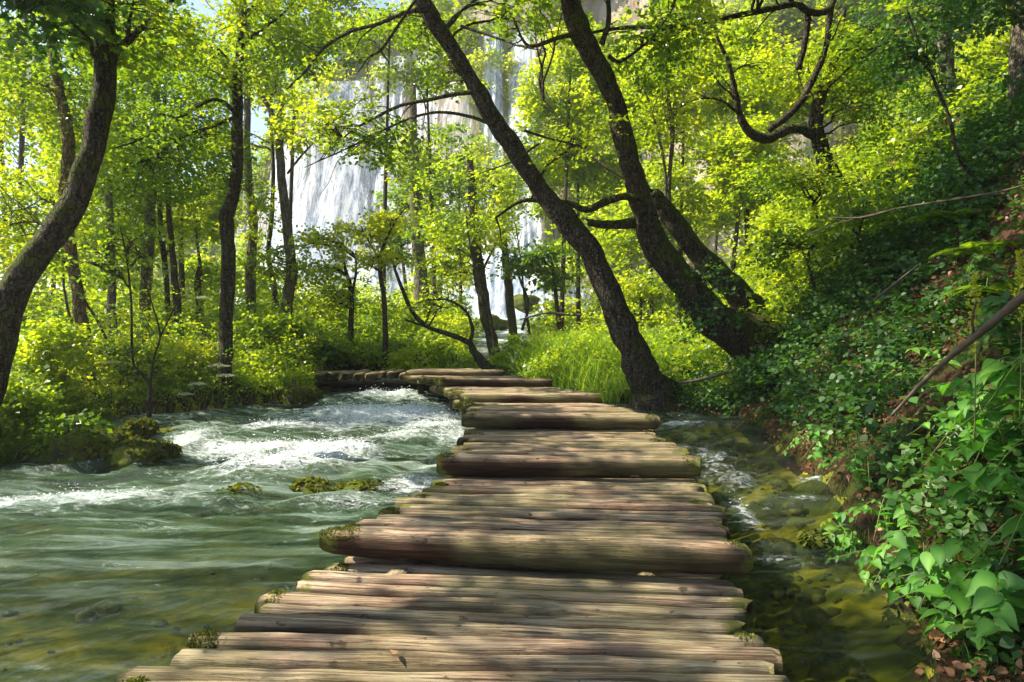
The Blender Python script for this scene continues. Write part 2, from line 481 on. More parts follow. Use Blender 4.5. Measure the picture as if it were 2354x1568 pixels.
# water surface: one sheet with real waves
def onwater(px, py):
    d = 10.0
    for _ in range(40): d = .5 * d + .5 * FP * (CZ - float(zw(d))) / (py - 800)
    return (px - 1177) * d / FP, d
wy = graded(-6, 66, 560, 8.5, 5)
X, Y = np.meshgrid(np.linspace(0, 1, 440), wy)
X = (bl(Y) - .8) + X * (br(Y) - bl(Y) + 1.5)
rap = ss(6.2, 8.2, Y) * (1 - .5 * ss(15, 18, Y))
ca, sa = math.cos(.62), math.sin(.62)
U = X * ca + Y * sa; Vv = -X * sa + Y * ca
W = .12 * rap * fbm(U * .7, Vv * 1.5, 0, 5) + .06 * rap * (1 - 2 * np.abs(vn(U * 1.1, Vv * 2.6, 3))) + (.03 + .03 * rap) * fbm(U * 1.6, Vv * 4.8, 2, 5)
# (px, py, half width px, half height px, foam, hump)
blobs = [(560, 1040, 150, 22, 1.0, .06), (760, 1050, 95, 22, 1.15, .10), (880, 960, 200, 20, 1.05, .05), (700, 985, 150, 12, .9, .03),
         (640, 1090, 170, 13, .8, .10), (420, 1030, 45, 30, .9, .05), (170, 1150, 190, 15, .85, .03), (20, 1160, 60, 18, .9, .02),
         (960, 1120, 80, 18, .8, .03), (1000, 1080, 60, 14, .55, .02), (900, 915, 110, 10, .9, .10), (990, 985, 90, 12, .9, .03),
         (1040, 1010, 50, 14, .6, .0), (480, 1160, 150, 14, .4, .02), (360, 1215, 60, 7, .45, .01), (830, 1165, 110, 14, .45, .02),
         (860, 1010, 120, 12, .6, .0), (1560, 985, 70, 8, .8, .03), (1640, 1060, 50, 14, .6, .05), (1705, 1190, 34, 36, .95, .06), (1690, 1120, 60, 40, .55, .04), (1640, 1090, 60, 60, .5, .02),
         (1795, 1290, 62, 14, .75, .05), (1880, 1110, 55, 8, .8, .03), (1850, 1160, 50, 5, .6, .02), (1720, 1285, 30, 9, .45, .02),
         (800, 1215, 50, 6, .4, .0), (390, 1035, 30, 24, .8, .02), (540, 1560, 60, 7, .3, 0), (60, 1540, 50, 8, .35, 0), (250, 1300, 60, 7, .35, 0)]
foam = np.zeros_like(X)
for (px, py, rx, ry, f, hmp) in blobs:
    x0, y0 = onwater(px, py)
    sx_ = rx * y0 / FP
    sy_ = abs(onwater(px, py + ry)[1] - onwater(px, max(py - ry, 868))[1]) / 2
    g = np.exp(-((X - x0) / sx_) ** 2 - ((Y - y0) / max(sy_, .1)) ** 2)
    foam = np.maximum(foam, f * g)
    W = W + hmp * g * (1 + 1.2 * fbm(X * 3, Y * 3, 1, 3))
# water heaped over submerged stones
for (px, py, rx, dy, hh) in [(560, 1120, 75, .30, .05), (735, 1112, 60, .35, .10), (850, 1115, 60, .35, .08), (640, 1095, 140, .28, .08), (330, 1085, 50, .3, .08)]:
    x0, y0 = onwater(px, py)
    W = W + hh * np.exp(-((X - x0) / (rx * y0 / FP)) ** 2 - ((Y - y0 - .15) / dy) ** 2)
foam = foam + .42 * rap * (.55 + fbm(U * .8, Vv * 1.5, 4, 3)) * (X < .6) + .9 * ss(17.5, 19, Y) * ss(-.2, .4, fbm(X * .8, Y * .5, 3, 3) + .1)
foam = foam + np.clip(W - .05, 0, .2) * 2.0
milk_sheen = np.where(X < .6, .20 + .62 * ss(5.0, 7.2, Y), .10 + .12 * ss(9, 12, Y))  # cloudiness, raised upstream where it also paints in sky reflection
v, q = grid(X, Y, zw(Y) + W)
me = quadmesh('stream', v, q, M_WATER, True, {'foam': foam.ravel(), 'milk_sheen': milk_sheen.ravel()})
tag(link('stream_water', me), 'fast green and white stream tumbling past the boardwalk', None, None, 'structure')

# drops thrown up from the crests
rgd = np.random.default_rng(55)
fl = foam.ravel() * (Y.ravel() > 5.5) * (Y.ravel() < 17)
pr = np.clip(fl - .55, 0, 1.2) ** 2 / np.maximum(Y.ravel(), 4) ** 1.0
idx = rgd.choice(len(fl), 5200, p=pr / pr.sum())
SV = np.stack([X, Y, zw(Y) + W], -1).reshape(-1, 3)[idx] + rgd.normal(size=(5200, 3)) * [.04, .04, .008] + np.array([0, 0, 1.0]) * (np.abs(rgd.normal(size=(5200, 1))) ** 1.5 * .028 + .006)
OC = np.array([[1, 0, 0], [0, 1, 0], [-1, 0, 0], [0, -1, 0], [0, 0, 1], [0, 0, -1]]) * [1.6, 1, .8]
OF = np.array([[0, 1, 4], [1, 2, 4], [2, 3, 4], [3, 0, 4], [1, 0, 5], [2, 1, 5], [3, 2, 5], [0, 3, 5]])
ds = .0035 + .009 * rgd.random(5200) ** 3
DV = (SV[:, None] + OC[None] * ds[:, None, None]).reshape(-1, 3)
DF = (np.arange(5200)[:, None, None] * 6 + OF[None]).reshape(-1, 3)
dm = NT('water_drops'); M_DROP = dm.done(dm.bsdf((.85, .89, .9), .35, .5))
tag(link('spray_drops', quadmesh('spray_drops', DV, DF, M_DROP, True, None, 3)), 'white drops of spray over the rapids', 'spray', None, 'stuff')

# ------------------------------------------------------------------ cliff and waterfall
def cliff_pt(u, z):
    """u runs left to right along the cliff foot"""
    x = -40 + u * 74
    y = np.logaddexp(0, (95 - u * 51 - 56) / 4) * 4 + 56 + 1.4 * np.sin(u * 21) + 3.0 * fbm(u * 9, z * .05, 1, 4) + .22 * (z - 4)
    return x, y
uu = np.linspace(-.25, 1.6, 260); zz = np.linspace(2, 1, 90)
U_, T_ = np.meshgrid(uu, np.linspace(0, 1, 90))
ctop = np.interp(U_, [-.25, 0, .16, .22, .34, .5, .62, .8, 1.6], [20, 22, 27, 33, 38, 40, 40, 46, 56]) + 3 * fbm(U_ * 14, U_ * 0, 2, 4)
Z_ = 2 + T_ * (ctop - 2)
Xc, Yc = cliff_pt(U_, Z_)
Yc = Yc + 1.3 * fbm(U_ * 40, Z_ * .25, 3, 4)
v, q = grid(Xc, Yc, Z_)
back = v.reshape(90, 260, 3)[-1].copy(); b2 = back.copy(); b2[:, 1] += 60; b2[:, 2] += 2
n0 = len(v); v = np.vstack([v, back, b2]); i = np.arange(259)
q = np.vstack([q, np.stack([n0 + i, n0 + i + 1, n0 + 260 + i + 1, n0 + 260 + i], -1)])
tag(link('cliff', quadmesh('cliff', v, q, M_CLIFF)), 'tall tan limestone cliff behind the waterfall', None, None, 'structure')
CU, CT = uu, ctop[0]
wf = empty('waterfall', (-15, 74, 4), 'tall white waterfall veiling the cliff beyond the trees', 'waterfall')
streams = [(.06, .14, 22, 4, .62), (.14, .235, 26, 4, .78), (.225, .335, 32, 4, .80), (.325, .385, 35, 4, .72), (.39, .44, 34, 4, .66),
           (.50, .53, 33, 4, .8), (.535, .575, 33, 4, .85), (.44, .49, 30, 4, .5), (.14, .36, 16, 4, 1.1), (.34, .62, 11, 3.6, 1.0), (.06, .2, 10, 4, .8)]
for k, (u0, u1, zt, zb, dn) in enumerate(streams):
    a, b_ = np.meshgrid(np.linspace(u0, u1, 24), np.linspace(0, 1, 50))
    spread = 1 + .35 * (1 - b_)
    um = (u0 + u1) / 2
    a2 = um + (a - um) * spread
    z = zb + b_ * (zt - zb)
    x, y = cliff_pt(a2, z)
    y = y - .9 - 1.4 * (1 - b_) - (.5 if k >= 8 else 0) - (k % 3) * .25 + .35 * fbm(a2 * 220, z * .05 + k, 2, 4)
    edge = np.minimum(a - u0, u1 - a) / (u1 - u0) * 2
    de = dn * (.5 + .5 * ss(0, .5, edge)) - .55 * (1 - ss(0, .16, edge)) - .5 * ss(.86, 1, b_) * (k >= 8)
    v, q = grid(x, y, z)
    link('water_curtain', quadmesh('water_curtain', v - np.array([-15, 74, 4]), q, M_FALL, True, {'dens': de.ravel()}), wf)

# ------------------------------------------------------------------ leaves
def unit(a): return a / (np.linalg.norm(a, axis=-1, keepdims=True) + 1e-9)
# leaf outlines in (side, along, lift)
KITE = np.array([[0, 0, 0], [.42, .42, .09], [0, 1, -.05], [-.42, .42, .09]])
OVAL = np.array([[0, 0, 0], [.34, .22, .06], [.43, .52, .08], [.22, .84, .02], [0, 1.06, -.08], [-.22, .84, .02], [-.43, .52, .08], [-.34, .22, .06]])
MAPLE = np.array([[0, 0, 0], [.42, .06, .05], [.22, .3, .02], [.62, .58, .05], [.2, .62, 0], [0, 1.1, -.1], [-.2, .62, 0], [-.62, .58, .05], [-.22, .3, .02], [-.42, .06, .05]])
def leaves(c, axis, normal, size, rnd, shape=KITE):
    """one polygon per leaf"""
    axis = unit(axis); normal = unit(normal - axis * (normal * axis).sum(-1, keepdims=True))
    side = np.cross(axis, normal)
    s = shape[None] * size[:, None, None]
    V = c[:, None] + s[..., :1] * side[:, None] + s[..., 1:2] * axis[:, None] + s[..., 2:] * normal[:, None]
    k = len(shape); n = len(c)
    return V.reshape(-1, 3), np.arange(n * k).reshape(n, k), rnd
def sprays(P, out, L, nl, size, rng, flat=.35, droop=.15, shape=KITE, rmean=None):
    """flat twig sprays: leaves set in two rows along a short twig"""
    n = len(P)
    a = rng.random(n) * 2 * PI
    d = np.stack([np.cos(a), np.sin(a), -droop + .35 * rng.normal(size=n)], -1)
    if out is not None: d = d + out * .9
    d = unit(d)
    nm = unit(np.stack([rng.normal(size=n) * flat, rng.normal(size=n) * flat, np.ones(n)], -1))
    sd = np.cross(d, nm)
    Ls = L * (.6 + .8 * rng.random(n))
    C = []; A = []; N = []; S = []; R_ = []
    base = rng.random(n) if rmean is None else rmean
    for i in range(nl):
        t = (i + .5) / nl
        s_ = 1 if i % 2 else -1
        c = P + d * (Ls * (t - .3))[:, None] + sd * (s_ * Ls * .10 * (1 - t * .5))[:, None] + rng.normal(size=(n, 3)) * L * .06
        C.append(c)
        A.append(d * .75 + sd * s_ * (.9 - .6 * t) + rng.normal(size=(n, 3)) * .28 + np.array([0, 0, -.18]))
        N.append(nm + rng.normal(size=(n, 3)) * .42)
        S.append(size * (.65 + .7 * rng.random(n)))
        R_.append(np.clip(.62 * base + .38 * rng.random(n) + .06 * rng.normal(size=n), 0, 1))
    return leaves(np.concatenate(C), np.concatenate(A), np.concatenate(N), np.concatenate(S), np.concatenate(R_), shape)
def leafmesh(name, packs, mat, org):
    shape_n = packs[0][1].shape[1]
    vs = []; fs = []; rs = []; n = 0
    for (v, f, r) in packs:
        vs.append(v); fs.append(f + n); rs.append(r); n += len(v)
    return quadmesh(name, np.concatenate(vs) - np.asarray(org), np.concatenate(fs), mat, False, {'rnd': np.concatenate(rs)}, n=shape_n)
def inball(n, rng):
    p = rng.normal(size=(n, 3)); p = unit(p)
    return p * (rng.random(n) ** .42)[:, None]
LEAFCOUNT = [0]
def clump_pts(c, r, n, rng, gap=.0, f=None):
    """points in an uneven ellipsoid, thinned into clusters"""
    m = int(n * (2.6 if gap < .05 else 3.4))
    p = inball(m, rng) * np.asarray(r) + np.asarray(c)
    f = f or 1.6 / max(.5, float(np.mean(r)))
    k = n3(p, f, 1) + .6 * n3(p, f * 2.3, 2)
    order = np.argsort(-(k + rng.normal(size=m) * .10))
    return p[order[:n]]

class Tree:
    def __init__(s, name, label, cat='tree', group=None, bark='brown', leaf='mid', seed=0):
        s.name, s.label, s.cat, s.group, s.bark, s.leaf = name, label, cat, group, bark, leaf
        s.rng = np.random.default_rng(1000 + seed); s.seed = seed
        s.paths = []; s.e = None; s.crowns = []; s.tw = MB(); s.trunkpts = None
    def trunk(s, pts, d0, d1=None, sides=14, root=True, part='trunk', rough=.22, world=False, k=6):
        """pts (px,py,width px) base first; depth runs d0 -> d1"""
        d1 = d0 if d1 is None else d1
        n = len(pts)
        if world:
            P = [np.array(p[:3], float) for p in pts]; R = [p[3] for p in pts]
        else:
            P = []; R = []
            for i, (px, py, w) in enumerate(pts):
                d = d0 + (d1 - d0) * i / max(1, n - 1)
                P.append(at(px, py, d)); R.append(w / 2 * d / FP)
        if root:
            h = float(H(P[0][0], P[0][1]))
            if P[0][2] > h - .05:
                b = P[0].copy(); dirv = P[0] - P[1]; dirv /= np.linalg.norm(dirv)
                t = (P[0][2] - h + .35) / max(.35, -dirv[2]) if dirv[2] < 0 else 0
                b = P[0] + dirv * t * .7; b[2] = h - .35
                P.insert(0, b); R.insert(0, R[0] * 1.25)
            R[0] *= 1.2
        path = catmull(P, k); rad = np.interp(np.linspace(0, len(P) - 1, len(path)), np.arange(len(P)), R)
        path = path + .25 * rad[:, None] * np.stack([vn(np.arange(len(path)) * .7 + s.seed, 0 * rad, 1), vn(np.arange(len(path)) * .7, 0 * rad + s.seed, 2), 0 * rad], -1)
        if s.e is None:
            s.org = path[0].copy()
            s.e = empty(s.name, tuple(s.org), s.label, s.cat, s.group)
            s.trunkpts = path; s.trunkrad = rad
        v, f = tube(path, rad, sides, rough, s.seed + len(s.paths))
        o = link(part, quadmesh(part, v - s.org, f, BK[s.bark]), s.e)
        s.paths.append(path)
        return s
    def roots(s, n, L, r, at_k=2):
        b = s.trunkpts[at_k]
        for k in range(n):
            a = k * 2 * PI / n + s.rng.normal() * .25
            p = [b + np.array([0, 0, .25 * L])]
            for t in (.25, .5, .8, 1.15):
                x = b[0] + math.cos(a + .3 * t) * L * t; y = b[1] + math.sin(a + .3 * t) * L * t
                p.append(np.array([x, y, min(b[2] + .2 * L, float(H(x, y))) + .05 * (1.15 - t)]))
            q = catmull(p, 4)
            v, f = tube(q, np.linspace(r, r * .3, len(q)), 8, .25, k)
            link('root', quadmesh('root', v - s.org, f, BK[s.bark]), s.e)
        return s
    def branch(s, pts, d0, d1=None, sides=8, **kw):
        s.trunk(pts, d0, d1, sides, False, 'branch', .2, **kw)
        p = s.paths[-1]; L = np.linalg.norm(p[-1] - p[0]); r = pts[0][2] / 2 * d0 / FP
        for _ in range(5):                      # side twigs, so that limbs do not end as bare tubes
            a = p[s.rng.integers(len(p) // 3, len(p))]
            d = unit(s.rng.normal(size=3) * [1, .6, .8] + unit(p[-1] - p[0]) * .9)
            s.limb(a, a + d * L * (.15 + .25 * s.rng.random()), max(.006, r * .28), .003, .08, 5, 4)
        return s
    def limb(s, a, b, r0, r1, sag=.12, k=7, sides=5):
        a = np.asarray(a); b = np.asarray(b); L = np.linalg.norm(b - a)
        t = np.linspace(0, 1, k)[:, None]
        p = a * (1 - t) + b * t + np.sin(t * PI) * np.array([0, 0, sag * L]) * np.array([1])
        j = s.rng.normal(size=(k, 3)) * L * .028; j[0] = 0; j[-1] = 0
        p = catmull(p + j, 2)
        v, f = tube(p, np.linspace(r0, r1, len(p)), sides, 0, cap=False)
        s.tw.add(v, f)
        return p
    def crown(s, c, r, n, size=.085, L=.42, nl=7, flat=.35, shape=KITE, leaf=None, limbs=3, px=True, rbias=0., droop=.15, limb_r=.03):
        """c=(px,py,depth), r=(rx px, ry px, depth m) when px, else metres"""
        if px:
            d = c[2]; C = at(c[0], c[1], d); Rr = np.array([r[0] * d / FP, r[2], r[1] * d / FP])
        else:
            C = np.asarray(c, float); Rr = np.asarray(r, float)
        P = clump_pts(C, Rr, n, s.rng)
        P = P[P[:, 2] > H(P[:, 0], P[:, 1], False) + .1]
        bv = np.clip(.5 + rbias + .9 * n3(P, 1.1, 3) + .18 * s.rng.normal(size=len(P)), 0, 1)
        out = unit(P - C) * np.array([1, 1, .2])
        s.crowns.append((leaf or s.leaf, sprays(P, out, L, nl, size, s.rng, flat, droop, shape, bv), len(shape)))
        LEAFCOUNT[0] += len(P) * nl
        if limbs and len(P):
            allp = np.vstack(s.paths)
            for _ in range(limbs):
                tgt = P[s.rng.integers(len(P))] * .6 + C * .4
                dd = np.linalg.norm(allp - tgt, axis=1) + np.maximum(0, allp[:, 2] - tgt[2] + .3) * .8
                a = allp[np.argmin(dd)]
                if np.linalg.norm(a - tgt) > 9: a = tgt + unit(a - tgt) * 4
                pth = s.limb(a, tgt, limb_r, limb_r * .4)
                for _ in range(5):
                    q_ = P[s.rng.integers(len(P))]
                    b = pth[s.rng.integers(len(pth) // 3, len(pth))]
                    if np.linalg.norm(q_ - b) < max(Rr) * 1.3:
                        s.limb(b, q_, limb_r * .38, limb_r * .15, .06, 5, 4)
        return s
    def done(s):
        by = {}
        for lf, pk, k in s.crowns: by.setdefault((lf, k), []).append(pk)
        for (lf, k), pk in by.items():
            link('crown' if s.cat == 'tree' else 'foliage', leafmesh('crown', pk, LM[lf], s.org), s.e)
        if s.tw.n: link('twigs', s.tw.mesh('twigs', BK[s.bark], True, s.org), s.e)['kind'] = 'stuff'
        return s.e

# ------------------------------------------------------------------ boardwalk
_ly = [1.9, 3.13, 3.5, 3.82, 4.1, 4.46, 4.7, 5.1, 5.93, 6.6, 6.9, 8.0, 8.9, 10.2, 11.1, 12, 13.3, 14.4, 15.5]
_lx = [-1.85, -1.66, -1.60, -1.51, -1.41, -1.32, -1.24, -1.04, -.86, -.69, -.61, -.50, -.47, -.57, -.76, -.95, -1.25, -1.7, -2.2]
_ry = [1.9, 3.34, 3.76, 4.3, 4.55, 5.85, 6.5, 7.7, 8.9, 10.2, 11.1, 11.7, 13.2, 14.4, 15.4, 17]
_rx = [1.1, 1.2, 1.22, 1.3, 1.34, 1.58, 1.65, 1.68, 1.69, 1.56, 1.35, 1.15, .76, .3, -.24, -.9]
_yy = [1.9, 3.3, 4.5, 5.6, 6.65, 8.9, 11, 13.2, 15.3, 17]
_yw = [.03, .05, .13, .12, .085, .03, .08, .11, .07, .04]
def make_log(cx_, cy_, cz_, length, r, yaw, seed, parent, big=False, name='log', tilt=0.0, em=1.0):
    rg = np.random.default_rng(seed)
    m, k = (34, 16)
    xs = np.linspace(-length / 2, length / 2, m)
    xs = np.concatenate([[-length / 2], xs[1:-1], [length / 2]])
    prof = np.ones(m); prof[0] = .80; prof[-1] = .80; prof[1] = .97; prof[-2] = .97
    xs[1] = xs[0] + .025; xs[-2] = xs[-1] - .025
    th = np.arange(k) * 2 * PI / k
    XX = np.repeat(xs[:, None], k, 1); TT = np.repeat(th[None], m, 0)
    tap = np.linspace(1.0, .90 + .08 * rg.random(), m)[:, None]
    if rg.random() < .5: tap = tap[::-1]
    a = r * tap * prof[:, None] * (1 + .26 * vn(XX * 1.9 + seed * 3.1, np.cos(TT) * 1.3 + seed, 1) + .13 * vn(XX * 5 + seed, np.sin(TT) * 2.2 + seed * 1.7, 2)
                                   + .05 * vn(XX * 2.5, TT * 4 + seed, 3))
    cc = np.cos(TT); s_ = np.sin(TT)
    # worn flat tops
    top = np.where(s_ > 0, s_ * .95, s_)
    top = np.where(s_ > 0, np.minimum(top, (.84 if not big else .88) + .06 * vn(XX * 3 + seed, XX * 0 + 2, 1)), top)
    bend = .018 * np.sin(XX * 1.1 + seed) + .012 * vn(XX * 1.3 + seed, XX * 0 + seed, 4)
    bz = .016 * vn(XX * 1.2 + seed * 2, XX * 0 + 5, 5)
    YY = a * cc * 1.02 + bend; ZZ = a * top + bz
    V = np.stack([XX, YY, ZZ], -1)
    # sawn ends slightly skew
    V[0, :, 0] += rg.normal() * .02 + YY[0] * rg.normal() * .25; V[-1, :, 0] += rg.normal() * .02 + YY[-1] * rg.normal() * .25
    V = V.reshape(-1, 3)
    i = np.arange(m - 1)[:, None]; j = np.arange(k)[None]; j2 = (j + 1) % k
    F = np.stack([i * k + j, (i + 1) * k + j, (i + 1) * k + j2, i * k + j2], -1).reshape(-1, 4)
    caps = []
    for base, rev in ((0, True), ((m - 1) * k, False)):
        for q_ in range(1, k - 2, 2):
            c_ = [base, base + q_, base + q_ + 1, base + q_ + 2]; caps.append(c_ if not rev else c_[::-1])
    F = np.vstack([F, caps])
    wear_shade = ss(.45, .9, np.sin(TT) + .25 * vn(XX * 4, TT * 2 + seed, 2)).ravel()  # pale worn tops; dark flanks add painted shade to the gaps
    ends = np.exp(-(length / 2 - np.abs(XX)) / .13).ravel() * (.35 + .65 * rg.random()) * em
    V[:, 2] -= r * .85
    me = quadmesh('log', V, F, WOOD, True, {'wear_shade': wear_shade, 'ends': ends})
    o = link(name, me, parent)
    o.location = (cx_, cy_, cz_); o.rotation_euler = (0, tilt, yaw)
    return o

walk = empty('boardwalk', (0, 0, 0), 'weathered log boardwalk stepping up over the stream', 'boardwalk')
ZS = [(1.9, 4.60, CZ - 1.416), (4.60, 6.72, CZ - 1.204), (6.72, 8.92, CZ - .997), (8.92, 11.1, CZ - .812), (11.1, 13.2, CZ - .682), (13.2, 15.35, CZ - .558), (15.35, 17.4, CZ - .468)]
rg = np.random.default_rng(3)
lognum = 0
LOGS = []
for si, (y0, y1, z) in enumerate(ZS):
    y = y0 + (.12 if si else .08)
    first = True
    while y < y1 + (.34 if si < 6 else -.06):
        big = first and si > 0
        r = (.100, .100, .104, .092, .088, .084, .080)[si] if big else .072 + .026 * rg.random()
        if big: y = y0 + r * .8
        yaw = -np.interp(y, _yy, _yw) + rg.normal() * .008
        xl = np.interp(y, _ly, _lx) + (rg.random() - .55) * .16; xr = np.interp(y, _ry, _rx) + (rg.random() - .45) * .12
        if big: xl -= .03; xr += .04
        zz_ = z + (rg.random() - .5) * .022 + (.012 if big else -.006)
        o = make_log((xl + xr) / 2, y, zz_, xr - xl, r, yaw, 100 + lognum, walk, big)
        LOGS.append((o, xl, xr, y, zz_, r, yaw, big)); lognum += 1
        first = False
        rn = .098 + .022 * rg.random()
        y += (r + .085) * (1.02 + .10 * rg.random())
# the stretch beyond that runs off to the left, its log ends facing us
x = -1.75
while x > -6.4:
    r = .092 + .02 * rg.random()
    y0_ = 16.1 + (-2 - x) * .10 + rg.normal() * .07
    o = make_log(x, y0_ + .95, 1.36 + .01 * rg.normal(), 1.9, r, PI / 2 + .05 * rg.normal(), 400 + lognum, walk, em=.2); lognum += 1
    x -= r * 2.35
def beam(x0, y0, x1, y1, z, r, seed, name='beam'):
    yaw = math.atan2(y1 - y0, x1 - x0)
    L_ = math.hypot(x1 - x0, y1 - y0)
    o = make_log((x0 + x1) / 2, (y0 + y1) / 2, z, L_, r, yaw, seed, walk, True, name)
    return o
for si, (y0, y1, z) in enumerate(ZS):
    for sd_, tb, tv in ((1, _ly, _lx), (-1, _ry, _rx)):
        xa = np.interp(y0, tb, tv) + sd_ * .5; xb = np.interp(y1, tb, tv) + sd_ * .5
        beam(xa, y0 + .05, xb, y1 + .05, z - .22, .09, 700 + si * 2 + (sd_ > 0), 'beam')
        for yy in (y0 + .35,):
            zb = float(H(xa, yy)) - .15
            v, f = tube([(0, 0, zb - z), (0, 0, (z - .3 - z))], [.085, .08], 10, .12, si)
            link('post', quadmesh('post', v, f, WOOD, True), walk, (np.interp(yy, tb, tv) + sd_ * .28, yy, z))
for yb in (17.2, 18.1):
    beam(-6.4, yb + .5, -1.5, yb, 1.10, .11, 760 + int(yb), 'beam')
for px_, in ((-2.5,), (-4.2,), (-1.6,)):
    v, f = tube([(0, 0, -1.0), (0, 0, 0)], [.12, .11], 10, .12, 3)
    link('post', quadmesh('post', v, f, WOOD, True), walk, (px_, 16.75, 1.02))
def mosspad(parent, c, r, n, seed, size=.02, mat='moss', name='moss'):
    """tiny upright tufts over a lump"""
    rg_ = np.random.default_rng(seed)
    p = unit(rg_.normal(size=(n, 3))); p[:, 2] = np.abs(p[:, 2]) * .9
    P = p * np.asarray(r) * (.75 + .35 * rg_.random((n, 1)))
    V, F, R_ = leaves(P, p + rg_.normal(size=(n, 3)) * .4, rg_.normal(size=(n, 3)), size * (.7 + .8 * rg_.random(n)), rg_.random(n))
    o = link(name, quadmesh(name, V, F, LM[mat], False, {'rnd': R_}), parent, c)
    o['kind'] = 'stuff'
    return o
# moss on some log ends (each sits on its own log)
for k, (o, xl, xr, y, z, r, yaw, big) in enumerate(LOGS):
    Lh = (xr - xl) / 2
    if (y < 7 and (k % 3 == 0 or big)) or (y >= 7 and k % 4 == 1):
        mosspad(o, (-Lh + .09, -.01, -r * .5), (.085 + .04 * (k % 3), r * .93, r * .62), 1100, k, .010)
    if k % 7 == 3:
        mosspad(o, (Lh - .1, 0, -r * .5), (.08, r * .9, r * .6), 500, k + 50, .010)
mosspad(walk, at(1072, 938, 10.7), (.15, .2, .12), 1500, 900, .014)

# ------------------------------------------------------------------ rocks
def rock(c, r, label, seed, group='mossy stones in the stream', mossn=1500, moss=True):
    rg_ = np.random.default_rng(seed)
    n, m = 22, 32
    ph = np.linspace(0, PI, n)[:, None]; th = np.linspace(0, 2 * PI, m, endpoint=False)[None]
    p = np.stack([np.sin(ph) * np.cos(th), np.sin(ph) * np.sin(th), np.cos(ph) + 0 * th], -1).reshape(-1, 3)
    d = 1 + .55 * n3(p, 1.2, seed % 5) + .28 * n3(p, 3.1, (seed + 1) % 5)
    V = p * d[:, None] * np.asarray(r)
    i = np.arange(n - 1)[:, None]; j = np.arange(m)[None]; j2 = (j + 1) % m
    F = np.stack([i * m + j, (i + 1) * m + j, (i + 1) * m + j2, i * m + j2], -1).reshape(-1, 4)
    e = empty('mossy_rock', c, label, 'rock', group)
    link('stone', quadmesh('stone', V, F, M_ROCK, True), e)
    if moss:
        q_ = unit(rg_.normal(size=(mossn, 3))); q_[:, 2] = np.where(rg_.random(mossn) < .8, np.abs(q_[:, 2]), q_[:, 2])
        dd = 1 + .55 * n3(q_, 1.2, seed % 5) + .28 * n3(q_, 3.1, (seed + 1) % 5)
        P = q_ * dd[:, None] * np.asarray(r)
        keep = n3(q_, 2.0, 2) > -.25
        P = P[keep]; q_ = q_[keep]; k = len(P)
        A = q_ * .6 + np.array([-.25, -.5, -.5]) * .9 + rg_.normal(size=(k, 3)) * .35
        V2, F2, R2 = leaves(P, A, q_ + rg_.normal(size=(k, 3)) * .3, .05 * (.6 + .9 * rg_.random(k)), rg_.random(k))
        o = link('moss', quadmesh('moss', V2, F2, LM['moss'], False, {'rnd': R2}), e); o['kind'] = 'stuff'
    return e
def wrock(px, py, r, label, seed, dz=0, **kw):
    x_, y_ = onwater(px, py)
    return rock((x_, y_, float(zw(y_)) + dz), r, label, seed, **kw)
wrock(350, 1066, (.46, .38, .21), 'rounded mossy rock at the water edge, rightmost of the left bank pair', 1, .06)
wrock(215, 1056, (.75, .48, .30), 'broad mossy rock under grass at the left bank water edge', 2, .08)
wrock(318, 1020, (.22, .25, .2), 'small mossy rock behind the rounded bank rock', 3, .14)
wrock(552, 1138, (.26, .26, .13), 'dark weedy stone parting the rapids, nearest midstream', 4, -.045, mossn=700)
wrock(735, 1122, (.27, .26, .15), 'yellow-green weedy stone half drowned in midstream rapids', 5, -.035, mossn=700)
wrock(845, 1126, (.30, .26, .13), 'weedy stone nearest the boardwalk in midstream rapids', 6, -.05, mossn=700)
wrock(400, 990, (.9, .5, .10), 'flat drowned weed-covered ledge off the left bank', 7, -.05)
wrock(690, 928, (.42, .5, .30), 'dark mossy rock at the far tip of left bank', 8, .05)
wrock(1130, 848, (.45, .5, .22), 'dark mossy mound under the leaning little tree', 9, .1, mossn=900)
wrock(1460, 920, (.35, .3, .14), 'low wet rock left of the big leaning trunk', 10, .02)
wrock(1885, 1245, (.14, .16, .08), 'small wet stone below the right bank leaves', 11, .0, mossn=500)
wrock(2180, 1400, (.35, .45, .30), 'rooty earth hump at the foot of right bank', 12, .05, mossn=500)
for k, (px, py, d, s_, lb) in enumerate([(1290, 712, 52, 1.3, 'pale boulder in spray below waterfall, right one'), (1215, 700, 56, 1.2, 'pale boulder in spray below waterfall, left one'), (1130, 745, 44, .9, 'low boulder in the white water at the head of the stream')]):
    p = at(px, py, d); rock(tuple(p), (s_, s_ * .9, s_ * .6), lb, 20 + k, 'boulders below the waterfall', 500)

